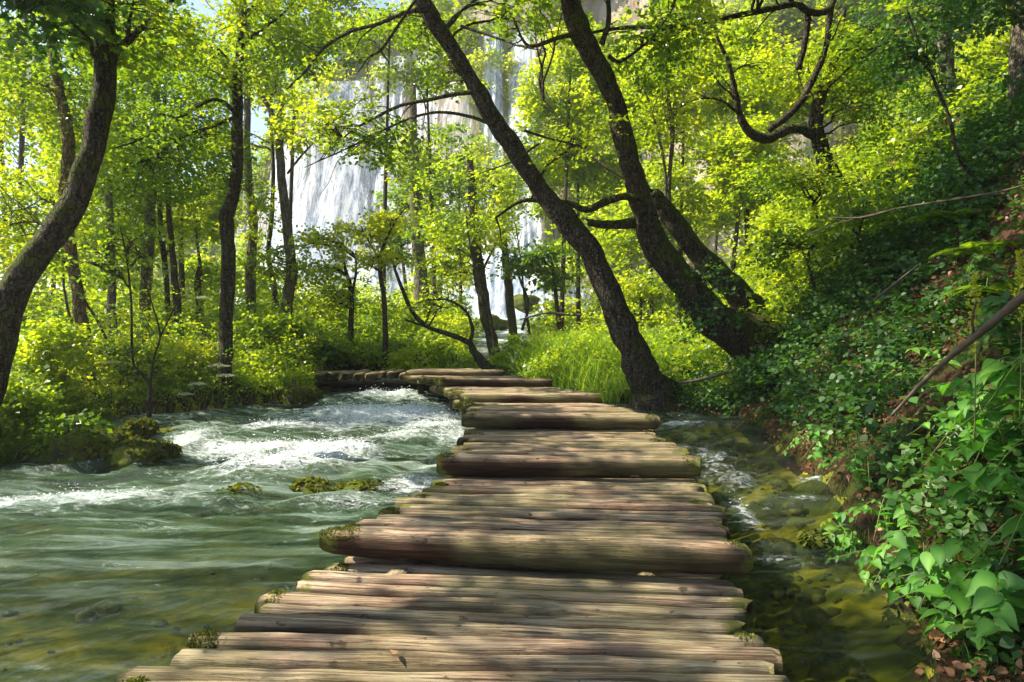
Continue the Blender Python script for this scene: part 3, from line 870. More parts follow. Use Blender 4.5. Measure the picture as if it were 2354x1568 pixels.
def bed_stones():
    rg_ = np.random.default_rng(91)
    IC = np.array([[0, 0, 1], [.89, 0, .45], [.28, .85, .45], [-.72, .53, .45], [-.72, -.53, .45], [.28, -.85, .45], [.72, .53, -.45], [-.28, .85, -.45], [-.89, 0, -.45], [-.28, -.85, -.45], [.72, -.53, -.45], [0, 0, -1]])
    IF = np.array([[0, 1, 2], [0, 2, 3], [0, 3, 4], [0, 4, 5], [0, 5, 1], [1, 6, 2], [2, 7, 3], [3, 8, 4], [4, 9, 5], [5, 10, 1], [6, 7, 2], [7, 8, 3], [8, 9, 4], [9, 10, 5], [10, 6, 1], [11, 7, 6], [11, 8, 7], [11, 9, 8], [11, 10, 9], [11, 6, 10]])
    n = 900
    y = 3 + 11 * rg_.random(n) ** 1.3; x = np.where(rg_.random(n) < .82, br(y) - .28 - 1.8 * rg_.random(n) ** 1.2, -1.4 - 3.2 * rg_.random(n))
    r = .025 + .10 * rg_.random(n) ** 3
    C = np.column_stack([x, y, H(x, y) + r * .25])
    V = (C[:, None] + IC[None] * (r[:, None] * (.7 + .6 * rg_.random((n, 3))) * [1.2, 1, .7])[:, None] * (.8 + .4 * rg_.random((n, 12, 1)))).reshape(-1, 3)
    F = (np.arange(n)[:, None, None] * 12 + IF[None]).reshape(-1, 3)
    b = NT('wet_bed_stones'); nz = b.noise(6, 4, .6, b.pos())
    m = b.done(b.bsdf(b.ramp(nz, [(.35, (.035, .035, .012)), (.5, (.12, .10, .035)), (.65, (.34, .25, .08))]), .6, .3))
    tag(link('bed_stones', quadmesh('bed_stones', V, F, m, True, None, 3)), 'small brown and ochre stones on the stream bed', 'stones', None, 'stuff')
bed_stones()

# ------------------------------------------------------------------ trees, left bank
T = Tree('leaning_tree', 'thick mossy trunk leaning in from the left edge in the foreground', bark='moss', leaf='dark', seed=1)
T.trunk([(-52, 930, 96), (-22, 850, 84), (12, 720, 72), (70, 610, 66), (160, 480, 60), (212, 345, 52), (240, 200, 47), (243, 110, 45), (238, -60, 40), (225, -300, 36)], 9.3, 9.8, 20)
T.branch([(236, 150, 24), (330, 60, 14), (440, -40, 8)], 9.6, 10.5)
T.branch([(238, 40, 24), (130, -20, 14), (40, -90, 8)], 9.6, 8.6)
T.crown((60, 0, 8.6), (140, 110, 1.2), 260, .10, .4, 6, shape=MAPLE, limbs=3)
T.crown((250, 30, 9.6), (160, 100, 1.6), 260, .095, .4, 6, shape=MAPLE, leaf='mid')
T.crown((-7.0, 6.5, 9.2), (3.2, 2.8, 1.6), 170, .11, .5, 8, px=False, limbs=6)
T.done()
T = Tree('slender_tree', 'smooth brown trunk tilting on the left bank, second from the left', group='trees on the left bank', bark='tan', leaf='mid', seed=2)
T.trunk([(222, 950, 40), (205, 860, 33), (188, 740, 29), (168, 600, 25), (150, 440, 24), (158, 320, 25), (138, 210, 22), (112, 60, 20), (100, -120, 15)], 12.8, 14)
T.crown((120, 250, 14), (170, 190, 2), 900, .085, .42, 8)
T.crown((60, 480, 13.5), (110, 130, 1.5), 420, .08, .42, 8, leaf='sun')
T.done()
T = Tree('slender_tree', 'straight grey-green trunk on the left bank, right of the leaning one', group='trees on the left bank', bark='pale', leaf='mid', seed=3)
T.trunk([(330, 790, 24), (334, 680, 25), (342, 560, 24), (350, 430, 20), (357, 250, 19), (357, 110, 22), (345, -60, 18)], 19.5, 20)
T.crown((340, 150, 19), (170, 190, 3), 1100, .10, .5, 8)
T.crown((300, 430, 19), (140, 120, 2.4), 600, .10, .5, 8, leaf='mid')
T.done()
T = Tree('slender_tree', 'thin dark trunk beside a darker stem, left of the black curved one', group='trees on the left bank', bark='brown', leaf='mid', seed=4)
T.trunk([(414, 790, 20), (406, 690, 17), (395, 560, 13), (384, 440, 11), (380, 330, 9), (378, 200, 7)], 18.5)
T.crown((430, 330, 18.5), (130, 150, 2.2), 750, .09, .45, 8)
T.done()
T = Tree('slender_tree', 'short dark stem close behind the thin dark trunk', group='trees on the left bank', bark='dark', leaf='mid', seed=5)
T.trunk([(388, 770, 12), (382, 640, 12), (370, 520, 12), (366, 450, 9)], 20.5)
T.crown((400, 520, 21), (110, 90, 2), 400, .1, .45, 8, leaf='sun')
T.done()
T = Tree('curved_tree', 'black curved trunk at the water edge with two long arching branches', bark='dark', leaf='mid', seed=6)
T.trunk([(512, 945, 42), (516, 860, 33), (520, 760, 31), (526, 620, 31), (521, 500, 34), (540, 440, 27), (546, 330, 24), (546, 200, 23), (556, 80, 20), (563, -60, 17)], 14.3, 14.6, 16)
T.roots(5, .45, .09, 5)
T.branch([(543, 262, 11), (508, 232, 9), (470, 236, 8), (395, 284, 7), (320, 322, 5), (258, 342, 3)], 14.4, 12.8)
T.branch([(542, 268, 10), (485, 292, 8), (420, 315, 7), (360, 355, 5), (285, 390, 3)], 14.4, 13)
T.branch([(556, 100, 10), (640, 40, 6), (700, -20, 4)], 14.5, 15)
T.crown((560, 60, 14.6), (190, 130, 2.2), 800, .085, .42, 8)
T.crown((370, 380, 13.6), (120, 80, 1.2), 260, .08, .4, 7, leaf='mid')
T.crown((450, 290, 14), (90, 60, 1), 140, .08, .4, 7, leaf='mid')
T.crown((450, 120, 14), (120, 110, 1.6), 330, .08, .4, 8)
T.done()
T = Tree('slender_tree', 'mottled grey trunk just right of the black curved trunk', group='trees on the left bank', bark='pale', leaf='sun', seed=7)
T.trunk([(577, 760, 24), (577, 640, 23), (582, 520, 21), (572, 420, 19), (567, 320, 17), (570, 200, 13), (572, 60, 9)], 21.5)
T.crown((600, 150, 22), (90, 100, 2), 300, .11, .5, 8)
T.crown((590, 480, 21), (60, 70, 1), 110, .10, .4, 8)
T.done()
T = Tree('broken_tree', 'snapped mottled trunk with forked broken top, left of the waterfall', group='trees on the left bank', bark='pale', leaf='sun', seed=8)
T.trunk([(658, 760, 28), (662, 690, 26), (670, 620, 25), (658, 500, 21), (646, 390, 19), (643, 300, 17), (646, 236, 17)], 19.5)
T.branch([(641, 290, 14), (622, 255, 12), (603, 222, 9)], 19.5)
T.branch([(660, 400, 6), (700, 350, 5), (745, 310, 3), (790, 300, 2)], 19.5)
T.crown((700, 300, 20), (75, 70, 1.2), 170, .1, .45, 8)
T.crown((650, 620, 20), (70, 60, 1.2), 120, .1, .45, 8)
T.done()
T = Tree('slender_tree', 'thin bent stem between the mottled and the snapped trunks', group='trees on the left bank', bark='brown', leaf='sun', seed=9)
T.trunk([(637, 730, 15), (630, 660, 13), (617, 590, 11), (626, 480, 10), (628, 370, 8), (620, 250, 6)], 23)
T.crown((650, 150, 24), (100, 90, 2.4), 300, .12, .5, 8)
T.crown((540, 340, 24), (60, 60, 1.5), 90, .11, .5, 8, leaf='mid')
T.done()
T = Tree('slender_tree', 'pale trunk deep in the left bank thicket', group='trees on the left bank', bark='pale', leaf='mid', seed=10)
T.trunk([(262, 800, 22), (258, 700, 20), (254, 560, 17), (250, 420, 15), (246, 240, 13), (240, 40, 10)], 18)
T.crown((210, 560, 18), (120, 110, 2), 480, .1, .45, 8, leaf='sun')
T.crown((240, 330, 18.5), (130, 130, 2), 480, .1, .45, 8)
T.done()
T = Tree('slender_tree', 'thin pale trunk near the left frame edge behind the leaning trunk', group='trees on the left bank', bark='pale', leaf='sun', seed=11)
T.trunk([(50, 820, 18), (50, 650, 15), (48, 450, 13), (52, 250, 11), (60, 20, 9)], 20)
T.crown((60, 300, 21), (140, 160, 2.4), 650, .11, .5, 8)
T.crown((30, 600, 19), (110, 140, 2), 420, .1, .45, 8)
T.done()
T = Tree('tree_stump', 'rotten broken stump in the left bank undergrowth', 'stump', bark='red', leaf='mid', seed=12)
T.trunk([(462, 760, 22), (458, 690, 17), (454, 650, 15), (458, 612, 6)], 20.5, sides=10)
T.done()
T = Tree('sapling', 'bare forked sapling rising from the left bank edge', 'sapling', bark='brown', leaf='mid', seed=13)
T.trunk([(343, 945, 11), (345, 885, 9), (322, 855, 7), (305, 825, 6), (302, 700, 5), (292, 600, 4), (276, 520, 3)], 12.6, sides=8)
T.branch([(344, 890, 7), (355, 820, 5), (368, 770, 5), (350, 700, 3), (330, 640, 2)], 12.6)
T.branch([(368, 775, 4), (395, 720, 3), (410, 690, 2)], 12.6)
T.branch([(296, 660, 4), (250, 600, 3), (200, 560, 2)], 12.6)
T.crown((300, 560, 12.6), (90, 60, .8), 70, .08, .35, 7)
T.crown((240, 610, 12.6), (70, 40, .7), 45, .08, .35, 7)
T.done()
for k, (pts, d, lb) in enumerate([([(175, 790, 8), (150, 680, 6), (140, 560, 5), (120, 440, 3)], 15, 'bare thin twin-stemmed sapling behind leaning trunk'),
                                  ([(235, 760, 7), (200, 700, 6), (165, 640, 4), (150, 600, 3)], 14.5, 'crooked thin sapling beside the smooth tilted trunk')]):
    T = Tree('sapling', lb, 'sapling', 'saplings on the left bank', 'red', 'mid', 14 + k)
    T.trunk(pts, d, sides=6); T.crown((pts[-1][0], pts[-1][1], d), (50, 40, .6), 50, .08, .35, 7, limbs=1); T.done()

# middle, towards the waterfall
T = Tree('young_maple', 'young yellow-leaved maple on a forked thin stem before the waterfall', bark='brown', leaf='sun', seed=20)
T.trunk([(886, 790, 13), (884, 700, 11), (874, 620, 10), (880, 570, 8), (905, 515, 5), (930, 480, 3)], 19.5, sides=8)
T.branch([(876, 625, 6), (850, 610, 5), (820, 595, 3)], 19.5); T.branch([(876, 600, 6), (850, 560, 4), (830, 520, 3)], 19.5)
T.crown((740, 560, 19.5), (60, 26, 1.0), 80, .11, .45, 8, rbias=.4, flat=.6)
T.crown((830, 540, 19.5), (70, 24, 1.0), 90, .11, .45, 8, rbias=.4, flat=.6)
T.crown((850, 590, 19.3), (80, 18, .9), 70, .11, .45, 8, rbias=.35, flat=.6)
T.crown((900, 500, 19.5), (60, 24, 1.0), 70, .10, .45, 8, rbias=.3, flat=.6)
T.done()
T = Tree('young_maple', 'young maple with a two-pronged stem, left of the yellow-leaved one', bark='brown', leaf='sun', seed=21)
T.trunk([(806, 790, 14), (808, 700, 12), (804, 650, 9), (792, 610, 6), (785, 560, 4)], 20.5, sides=8)
T.branch([(806, 690, 8), (818, 630, 6), (818, 580, 4)], 20.5)
T.crown((750, 620, 20.5), (80, 24, 1.2), 80, .11, .45, 8, rbias=.25, flat=.6)
T.crown((760, 680, 20.5), (70, 50, 1.2), 110, .11, .45, 8, rbias=.1)
T.done()
T = Tree('misty_tree', 'broad pale trunk veiled in mist right of the waterfall foot', group='trees in the mist', bark='pale', leaf='mid', seed=22)
T.trunk([(985, 760, 44), (972, 690, 36), (965, 600, 31), (958, 480, 28), (952, 360, 22), (948, 200, 16)], 33)
T.crown((1010, 470, 33), (130, 100, 3.4), 420, .15, .6, 8)
T.crown((930, 350, 34), (100, 80, 3), 240, .15, .6, 8, leaf='sun')
T.crown((980, 420, 31), (90, 60, 2.5), 150, .14, .6, 8)
T.done()
T = Tree('misty_tree', 'mossy trunk with orange moss on its left flank, by the pale mist', group='trees in the mist', bark='moss', leaf='sun', seed=23)
T.trunk([(1136, 800, 26), (1118, 730, 27), (1106, 650, 27), (1094, 570, 26), (1088, 470, 20), (1080, 350, 14)], 27)
T.branch([(1096, 600, 6), (1040, 570, 4), (980, 610, 3)], 27); T.branch([(1100, 640, 7), (1130, 580, 5), (1150, 540, 3)], 27)
T.crown((1080, 470, 27), (130, 110, 3), 620, .13, .55, 8)
T.crown((1050, 600, 27), (80, 60, 2), 130, .12, .5, 8)
T.done()
T = Tree('misty_tree', 'slim straight trunk furthest right in the mist', group='trees in the mist', bark='moss', leaf='mid', seed=24)
T.trunk([(1180, 770, 22), (1172, 690, 20), (1164, 610, 17), (1156, 520, 13), (1150, 400, 9)], 31)
T.crown((1170, 430, 31), (110, 100, 3), 380, .14, .55, 8, leaf='sun')
T.done()
T = Tree('misty_tree', 'pair of thin wands leaning beside the slim straight trunk', 'sapling', 'trees in the mist', 'brown', 'sun', 25)
T.trunk([(1136, 790, 8), (1122, 700, 7), (1100, 640, 6), (1083, 580, 4), (1070, 480, 3)], 25, sides=6)
T.branch([(1200, 760, 7), (1215, 700, 6), (1195, 640, 5), (1182, 570, 4)], 25)
T.branch([(1218, 770, 7), (1205, 680, 5), (1198, 600, 4), (1186, 520, 2)], 25)
T.crown((1100, 520, 25), (60, 60, 1.4), 60, .12, .5, 7)
T.done()
T = Tree('arching_tree', 'small crooked tree arching left from the dark mound behind the bridge', bark='dark', leaf='sun', seed=26)
T.trunk([(1122, 848, 28), (1092, 812, 18), (1078, 788, 13), (1030, 768, 11), (985, 752, 10), (950, 720, 10), (925, 665, 8), (905, 610, 6), (895, 560, 3)], 19.5, 20, 10)
T.branch([(1080, 792, 10), (1086, 755, 8), (1070, 715, 6), (1030, 690, 5), (975, 690, 3)], 19.5)
T.branch([(985, 752, 6), (960, 745, 5), (930, 735, 3)], 20)
T.crown((930, 590, 20), (60, 45, 1), 60, .1, .45, 7)
T.crown((1000, 700, 20), (80, 30, 1), 40, .09, .45, 7)
T.done()

# right: the big leaners
T = Tree('leaning_tree', 'great dark trunk leaning left across the picture from beside the boardwalk', bark='dark', leaf='mid', seed=30)
T.trunk([(1518, 935, 120), (1500, 895, 84), (1472, 840, 72), (1432, 760, 61), (1396, 650, 56), (1345, 565, 53), (1290, 495, 54), (1238, 428, 43), (1182, 342, 42), (1132, 268, 39), (1092, 200, 38), (1032, 100, 37), (985, 28, 40), (930, -80, 30), (870, -220, 22)], 14.0, 12.4, 20)
T.roots(7, .75, .17, 5)
T.branch([(1085, 212, 12), (1040, 218, 10), (985, 230, 9), (920, 243, 8), (855, 275, 7), (810, 300, 5), (760, 345, 3)], 11.9, 12.3)
T.branch([(1140, 290, 10), (1080, 268, 8), (1010, 258, 7), (950, 270, 6), (890, 295, 5), (800, 340, 4), (700, 385, 2)], 11.9, 12.5)
T.branch([(985, 20, 18), (930, 30, 10), (870, 55, 8), (800, 75, 8), (740, 115, 7), (700, 165, 7), (660, 205, 4)], 11.8, 12.8)
T.branch([(1060, 60, 8), (1150, 90, 5), (1190, 105, 4), (1240, 115, 3)], 11.9, 11)
T.branch([(955, 0, 8), (880, 110, 6), (850, 130, 4), (820, 170, 2)], 11.8, 12)
T.branch([(1205, 300, 7), (1260, 318, 5), (1310, 330, 5), (1345, 340, 4), (1360, 300, 3)], 12.1, 13)
T.branch([(1240, 330, 5), (1180, 370, 4), (1100, 400, 2)], 12.2, 12.6)
T.crown((900, 70, 14), (230, 100, 1.4), 260, .078, .42, 8, leaf='mid')
T.crown((760, 250, 12.3), (130, 110, 1.2), 170, .075, .4, 8, leaf='sun')
T.crown((860, 330, 12.3), (150, 60, 1.2), 130, .075, .4, 8, leaf='mid')
T.crown((1150, 20, 13.6), (140, 70, 1.2), 110, .08, .42, 7, leaf='mid', shape=MAPLE)
T.crown((1050, 180, 13.6), (120, 80, 1.0), 70, .075, .4, 8)
T.crown((1330, 330, 13), (110, 90, 1.2), 90, .075, .4, 7, leaf='sun')
T.crown((-2.0, 11.0, 9.4), (4.2, 2.6, 1.6), 1050, .11, .5, 8, px=False, limbs=6)
T.done()
T = Tree('leaning_tree', 'massive black trunk rising from the right bank and curving left to the top', bark='moss', leaf='mid', seed=31)
T.trunk([(1775, 815, 130), (1720, 775, 105), (1640, 730, 86), (1566, 640, 76), (1505, 560, 66), (1478, 480, 50), (1462, 420, 50), (1440, 345, 50), (1415, 240, 46), (1366, 130, 47), (1328, 60, 52), (1300, -30, 42), (1270, -200, 30)], 14.2, 12.6, 20)
T.branch([(1462, 512, 26), (1425, 516, 22), (1385, 516, 20), (1352, 512, 16)], 13.2, 13)
T.branch([(1480, 455, 22), (1440, 452, 16), (1395, 462, 18), (1350, 482, 17), (1310, 468, 14), (1260, 465, 12), (1200, 462, 9), (1140, 500, 5)], 13.3, 13.8)
T.branch([(1345, 78, 16), (1290, 85, 11), (1215, 105, 8), (1180, 40, 4)], 12.8, 12.2)
T.branch([(1400, 130, 12), (1430, 140, 8), (1500, 85, 5), (1540, 30, 3)], 12.8, 12.5)
T.branch([(1385, 100, 14), (1400, 40, 12), (1395, -40, 8)], 12.8)
T.branch([(1500, 440, 9), (1420, 400, 8), (1360, 360, 8), (1320, 320, 6), (1250, 230, 4)], 14, 15)
T.crown((1250, 20, 14.4), (120, 70, 1.2), 110, .082, .42, 7, shape=MAPLE)
T.crown((1560, 90, 13), (150, 100, 1.6), 330, .08, .42, 8)
T.crown((1600, 650, 14), (80, 60, .8), 60, .075, .38, 7, leaf='dark')
T.crown((1640, 720, 13.6), (70, 60, .6), 70, .085, .38, 6, leaf='dark', shape=MAPLE)
T.crown((1.8, 12.5, 9.8), (3.4, 2.8, 1.8), 1050, .11, .5, 8, px=False, limbs=6)
T.done()
T = Tree('leaning_tree', 'shorter dark mossy trunk close behind the massive black one, carrying pale wands', bark='moss', leaf='sun', seed=32)
T.trunk([(1800, 790, 100), (1745, 735, 80), (1690, 670, 62), (1612, 590, 52), (1560, 525, 46), (1520, 470, 40), (1500, 440, 24)], 15.3, 14.8, 16)
T.done()
T = Tree('wand_tree', 'pale crooked wand growing up from behind the massive black trunk', 'sapling', None, 'pale', 'sun', 33)
T.trunk([(1538, 470, 13), (1538, 420, 10), (1546, 300, 10), (1536, 220, 9), (1528, 120, 8), (1520, 40, 7), (1490, -20, 5)], 15, sides=8, root=False)
T.branch([(1532, 470, 8), (1530, 400, 7), (1518, 330, 6), (1500, 260, 4), (1480, 200, 3)], 15)
T.crown((1540, 250, 15.5), (110, 170, 1.6), 260, .09, .4, 8)
T.done()
T = Tree('elbow_tree', 'contorted tree on the slope with an elbowed limb hooking left', bark='dark', leaf='mid', seed=34)
T.trunk([(1958, 500, 45), (1935, 440, 39), (1905, 380, 34), (1882, 325, 33), (1876, 270, 30), (1895, 190, 27), (1925, 130, 17), (1940, 20, 11)], 17, 16.5, 14)
T.branch([(1884, 320, 23), (1850, 300, 22), (1810, 298, 23), (1765, 318, 26), (1725, 305, 22), (1700, 262, 16), (1690, 210, 13), (1676, 150, 11), (1655, 100, 8), (1640, 60, 5)], 16.8, 15.8, 10)
T.branch([(1700, 262, 8), (1660, 232, 6), (1620, 226, 5), (1578, 235, 3)], 15.9)
T.branch([(1765, 300, 16), (1800, 275, 17), (1840, 235, 17), (1875, 170, 16), (1898, 110, 14), (1908, 40, 14), (1915, -30, 14)], 15.6, 15, 10)
T.branch([(1835, 160, 16), (1848, 110, 14), (1856, 50, 16), (1858, 25, 17)], 15, 14.8, 10)
T.branch([(1922, -20, 17), (1905, 22, 17), (1865, 28, 16), (1830, 10, 14), (1780, 18, 14), (1700, 35, 13), (1640, 45, 12), (1560, 62, 12), (1480, 62, 10), (1400, 68, 8), (1350, 78, 6)], 14.9, 13, 10)
T.branch([(1905, 200, 6), (1960, 150, 5), (2030, 100, 4), (2090, 30, 3)], 16)
T.branch([(1900, 110, 6), (1990, 115, 5), (2060, 90, 3)], 16)
T.crown((1800, 120, 16.6), (160, 120, 1.2), 300, .085, .42, 8, leaf='sun')
T.crown((1980, 90, 15.6), (130, 110, 1.8), 330, .085, .42, 8)
T.crown((1840, 400, 16), (140, 60, 1.4), 180, .08, .4, 8)
T.crown((1990, 260, 16), (90, 70, 1.4), 150, .08, .4, 8)
T.crown((5.2, 11.0, 10.5), (3.4, 2.6, 1.8), 1500, .11, .5, 8, px=False, limbs=5)
T.done()
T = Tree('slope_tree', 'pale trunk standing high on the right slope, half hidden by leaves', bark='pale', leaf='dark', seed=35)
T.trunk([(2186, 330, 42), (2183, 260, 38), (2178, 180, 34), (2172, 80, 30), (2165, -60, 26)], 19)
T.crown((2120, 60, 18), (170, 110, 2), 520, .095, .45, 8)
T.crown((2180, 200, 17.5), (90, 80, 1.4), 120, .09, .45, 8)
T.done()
T = Tree('slope_tree', 'stout trunk base cut by the top right corner', bark='pale', leaf='dark', seed=36)
T.trunk([(2352, 50, 56), (2346, -10, 52), (2340, -120, 48)], 12.5)
T.crown((2300, -10, 11.5), (110, 60, 1), 140, .09, .4, 8)
T.done()
T = Tree('sapling', 'thin dark sapling curving down the right slope', 'sapling', 'saplings on the right slope', 'dark', 'dark', 37)
T.trunk([(2280, 425, 6), (2235, 405, 8), (2200, 350, 9), (2185, 280, 8), (2150, 190, 7), (2110, 90, 5), (2085, 20, 4)], 11, sides=6)
T.crown((2120, 90, 11), (90, 80, 1), 90, .085, .4, 7)
T.done()
for k, (pts, d, lb, cr) in enumerate([([(2005, 660, 8), (1985, 590, 7), (1965, 520, 6), (1950, 440, 4)], 12, 'thin dark upright sapling at mid slope', (1960, 480, 110, 60)),
                                      ([(1900, 760, 8), (1880, 690, 7), (1855, 600, 6), (1830, 560, 4)], 12.5, 'thin dark sapling low on the slope above the black trunk foot', (1830, 580, 110, 60)),
                                      ([(1880, 505, 6), (1870, 470, 6), (1885, 440, 5), (1860, 400, 4)], 16, 'short pale sapling under the elbowed limb', (1860, 440, 80, 50))]):
    T = Tree('sapling', lb, 'sapling', 'saplings on the right slope', 'dark', 'mid', 38 + k)
    T.trunk(pts, d, sides=6); T.crown((cr[0], cr[1], d), (cr[2], cr[3], 1), 130, .085, .42, 8); T.done()

# unseen trees added to shade path and slope, leaf clumps placed for the dapples
T = Tree('added_shade_beech', 'unseen beech added left of the viewer to dapple the boardwalk with shade', group='unseen beeches added for shade', bark='brown', leaf='mid', seed=50)
T.trunk([(-12.3, 3.2, .3, .30), (-11.8, 3.3, 3, .24), (-10.5, 3.8, 6, .18), (-8.5, 4.2, 8.5, .12)], 0, world=True)
for (cx_, cy_, cr_, cn_) in [(-7.2, 3.5, .55, 38), (-8.0, 2.9, .3, 8), (-8.3, 5.8, .6, 42), (-7.1, 5.7, .6, 42), (-8.3, 6.9, .5, 26), (-7.7, 4.4, .4, 14), (-6.7, 6.5, .35, 10),
                              (-9.6, 4.0, .5, 20), (-7.9, 7.6, .7, 30), (-10.6, 5.4, 1.0, 60), (-11, 3, 1.2, 90), (-7.0, 2.3, .6, 30), (-6.6, 4.6, .45, 18)]:
    T.crown((cx_, cy_, 8.9 + .3 * math.sin(cx_ * 5 + cy_)), (cr_, cr_, .4), cn_, .12, .45, 8, px=False, limbs=1)
T.crown((-3.4, 5.2, 9.4), (3.0, 2.8, 1.2), 950, .13, .55, 8, px=False, limbs=6)
T.done()
T = Tree('added_shade_beech', 'unseen beech added right of the viewer to shade the slope', group='unseen beeches added for shade', bark='brown', leaf='mid', seed=51)
T.trunk([(5.6, 1.2, 3.6, .30), (5.0, 1.6, 6, .24), (3.5, 2.4, 8.4, .17), (1.5, 3.4, 9.6, .1)], 0, world=True)
T.crown((.2, 5.6, 9.2), (3.4, 3.4, 1.3), 1100, .13, .55, 8, px=False, limbs=8)
T.crown((3.8, 4.0, 9.8), (3.2, 3.2, 1.4), 1100, .13, .55, 8, px=False, limbs=5)
T.done()

# ------------------------------------------------------------------ woods beyond
def bgtree(px, d, h_px, rx, ry, n, label, seed, leaf='sun', size=.15, bark='brown', group='trees on the far bank', base=None, lean=0, trunkw=None):
    T = Tree('forest_tree', label, 'tree', group, bark, leaf, seed)
    x0 = (px - 1177) * d / FP; g = float(H(x0, d)); ytop = h_px - ry * .2
    yb = 800 + (CZ - g) * FP / d
    w = trunkw or 300 / d
    T.trunk([(px, yb, w * 1.2), (px + lean * .3, yb * .6 + ytop * .4, w), (px + lean, ytop, w * .4)], d, sides=8, k=4)
    k = 3
    for j in range(k):
        a = T.rng.normal(size=2) * .38
        T.crown((px + lean + a[0] * rx, h_px + a[1] * ry, d), (rx * .78, ry * .72, rx * .7 * d / FP), n // k, size, .6, 8, limbs=2, leaf=leaf)
    T.done()
BG = [
 # left wood
 (20, 26, 120, 180, 170, 1050, 'tall green tree filling the top left corner', 'mid'), (190, 28, 60, 160, 150, 850, 'tall tree behind the smooth tilted trunk', 'mid'),
 (420, 27, 80, 150, 140, 800, 'tall green tree between the left bank trunks', 'mid'), (120, 30, 420, 170, 160, 1300, 'bright bushy tree deep in the left wood', 'sun'),
 (330, 32, 330, 150, 150, 700, 'bright tree seen through the left bank trunks', 'sun'), (470, 34, 500, 110, 90, 480, 'low bright tree by the left end of the falls', 'sun'),
 (240, 34, 650, 180, 100, 800, 'low rounded tree at the back of left bank', 'sun'), (60, 33, 680, 150, 110, 800, 'low rounded tree behind the leaning trunk foot', 'sun'),
 (660, 30, 40, 120, 90, 420, 'yellow-leaved tree top over the snapped trunk', 'sun'), (500, 36, 640, 90, 60, 360, 'small bright tree behind the rotten stump', 'sun'),
 # centre, in front of the falls
 (1000, 30, 170, 110, 60, 170, 'tree crown hanging before the upper falls', 'sun'), (880, 31, 40, 130, 60, 300, 'tree crown at top centre above the falls', 'sun'),
 (1060, 36, 400, 100, 90, 340, 'round grey-green tree before the right side of the falls', 'mid'), (940, 38, 500, 90, 70, 330, 'hazy little tree before the foot of the falls', 'mid'),
 (1010, 40, 620, 70, 60, 220, 'thin misty tree at the waterfall foot', 'sun'), (620, 38, 620, 60, 80, 170, 'thin yellow tree at the left of the falls foot', 'sun'),
 # right of centre
 (1290, 28, 180, 90, 130, 620, 'yellow-green tree between the two leaning trunks, upper', 'sun'), (1330, 30, 380, 140, 140, 1100, 'yellow-green tree behind the pale wand', 'sun'),
 (1290, 25, 590, 90, 60, 300, 'spreading low tree behind the great leaning trunk', 'mid'), (1560, 27, 250, 160, 150, 1300, 'bright tree right of the massive trunk, upper', 'sun'),
 (1500, 26, 500, 120, 110, 800, 'bright tree filling the gap under the massive trunk', 'sun'), (1680, 25, 420, 140, 120, 1000, 'bright tree on the lower slope behind black trunks', 'sun'),
 (1470, 24, 690, 90, 70, 420, 'low bright tree between the leaning trunks near the reeds', 'sun'), (1720, 28, 120, 150, 130, 1100, 'bright tree behind the hooked limb', 'sun'),
 (1620, 22, 760, 100, 60, 420, 'low bushy tree under the black trunk', 'sun'), (1450, 40, 120, 150, 130, 1000, 'far tree crown at top between the leaning trunks', 'sun'),
 (1890, 26, 220, 130, 120, 850, 'bright tree above the elbowed limb', 'sun'), (1800, 22, 520, 120, 80, 620, 'sunlit tree on the slope under the elbowed limb', 'sun'),
 (2010, 24, 120, 120, 110, 700, 'mid-green tree near the top of right slope', 'mid'), (1640, 42, 330, 150, 170, 900, 'far bright tree closing the gap above the black trunks', 'sun'), (1600, 34, 520, 120, 100, 600, 'far low bright tree behind the mossy trunk', 'sun'), (1380, 45, 520, 110, 100, 420, 'far hazy tree right of the falls', 'sun'),
 (2060, 21, 320, 110, 80, 420, 'green tree beside the pale slope trunk', 'mid'),
]
for k, (px, d, hp, rx, ry, n, lb, lf) in enumerate(BG):
    bgtree(px, d, hp, rx, ry, n, lb, 100 + k, lf, .13 * d / 27 + .02, group='trees of the far wood', lean=(k * 37 % 60) - 30)
# bushes that cling to the cliff (an uncountable mass)
rgc = np.random.default_rng(5)
def cliff_bushes():
    packs = []
    spots = []
    for _ in range(150):
        u = rgc.uniform(-.2, 1.5); tt = rgc.random() ** .8
        tp = np.interp(u, CU, CT); z = 4 + tt * (tp - 4)
        # leave the falls mostly clear
        infall = .14 < u < .35
        if infall and z < 31: continue
        if (.35 < u < .43 or .49 < u < .58) and rgc.random() < .6: continue
        spots.append((u, z))
    for u in np.linspace(-.2, 1.5, 70): spots.append((u, np.interp(u, CU, CT) + 1.0))
    for u in np.linspace(.62, 1.5, 60): spots.append((u, 5 + rgc.random() * 40))
    for u, z in spots:
        x, y = cliff_pt(np.array(u), np.array(z))
        r = rgc.uniform(1.2, 3.2) * (1.25 if u > .6 else 1)
        P = clump_pts((float(x), float(y) - 1.0, z), (r * 1.3, 1.3, r), int(70 * r), rgc)
        b = np.clip(.55 + .25 * rgc.normal() + .9 * n3(P, .6, 3), 0, 1)
        packs.append(sprays(P, None, 1.1, 6, .34, rgc, .5, .2, KITE, b))
    o = link('cliff_bushes', leafmesh('cliff_bushes', packs, LM['sun'], (0, 0, 0)))
    tag(o, 'yellow-green bushes clinging to the cliff round the waterfall', 'bushes', None, 'stuff')
cliff_bushes()

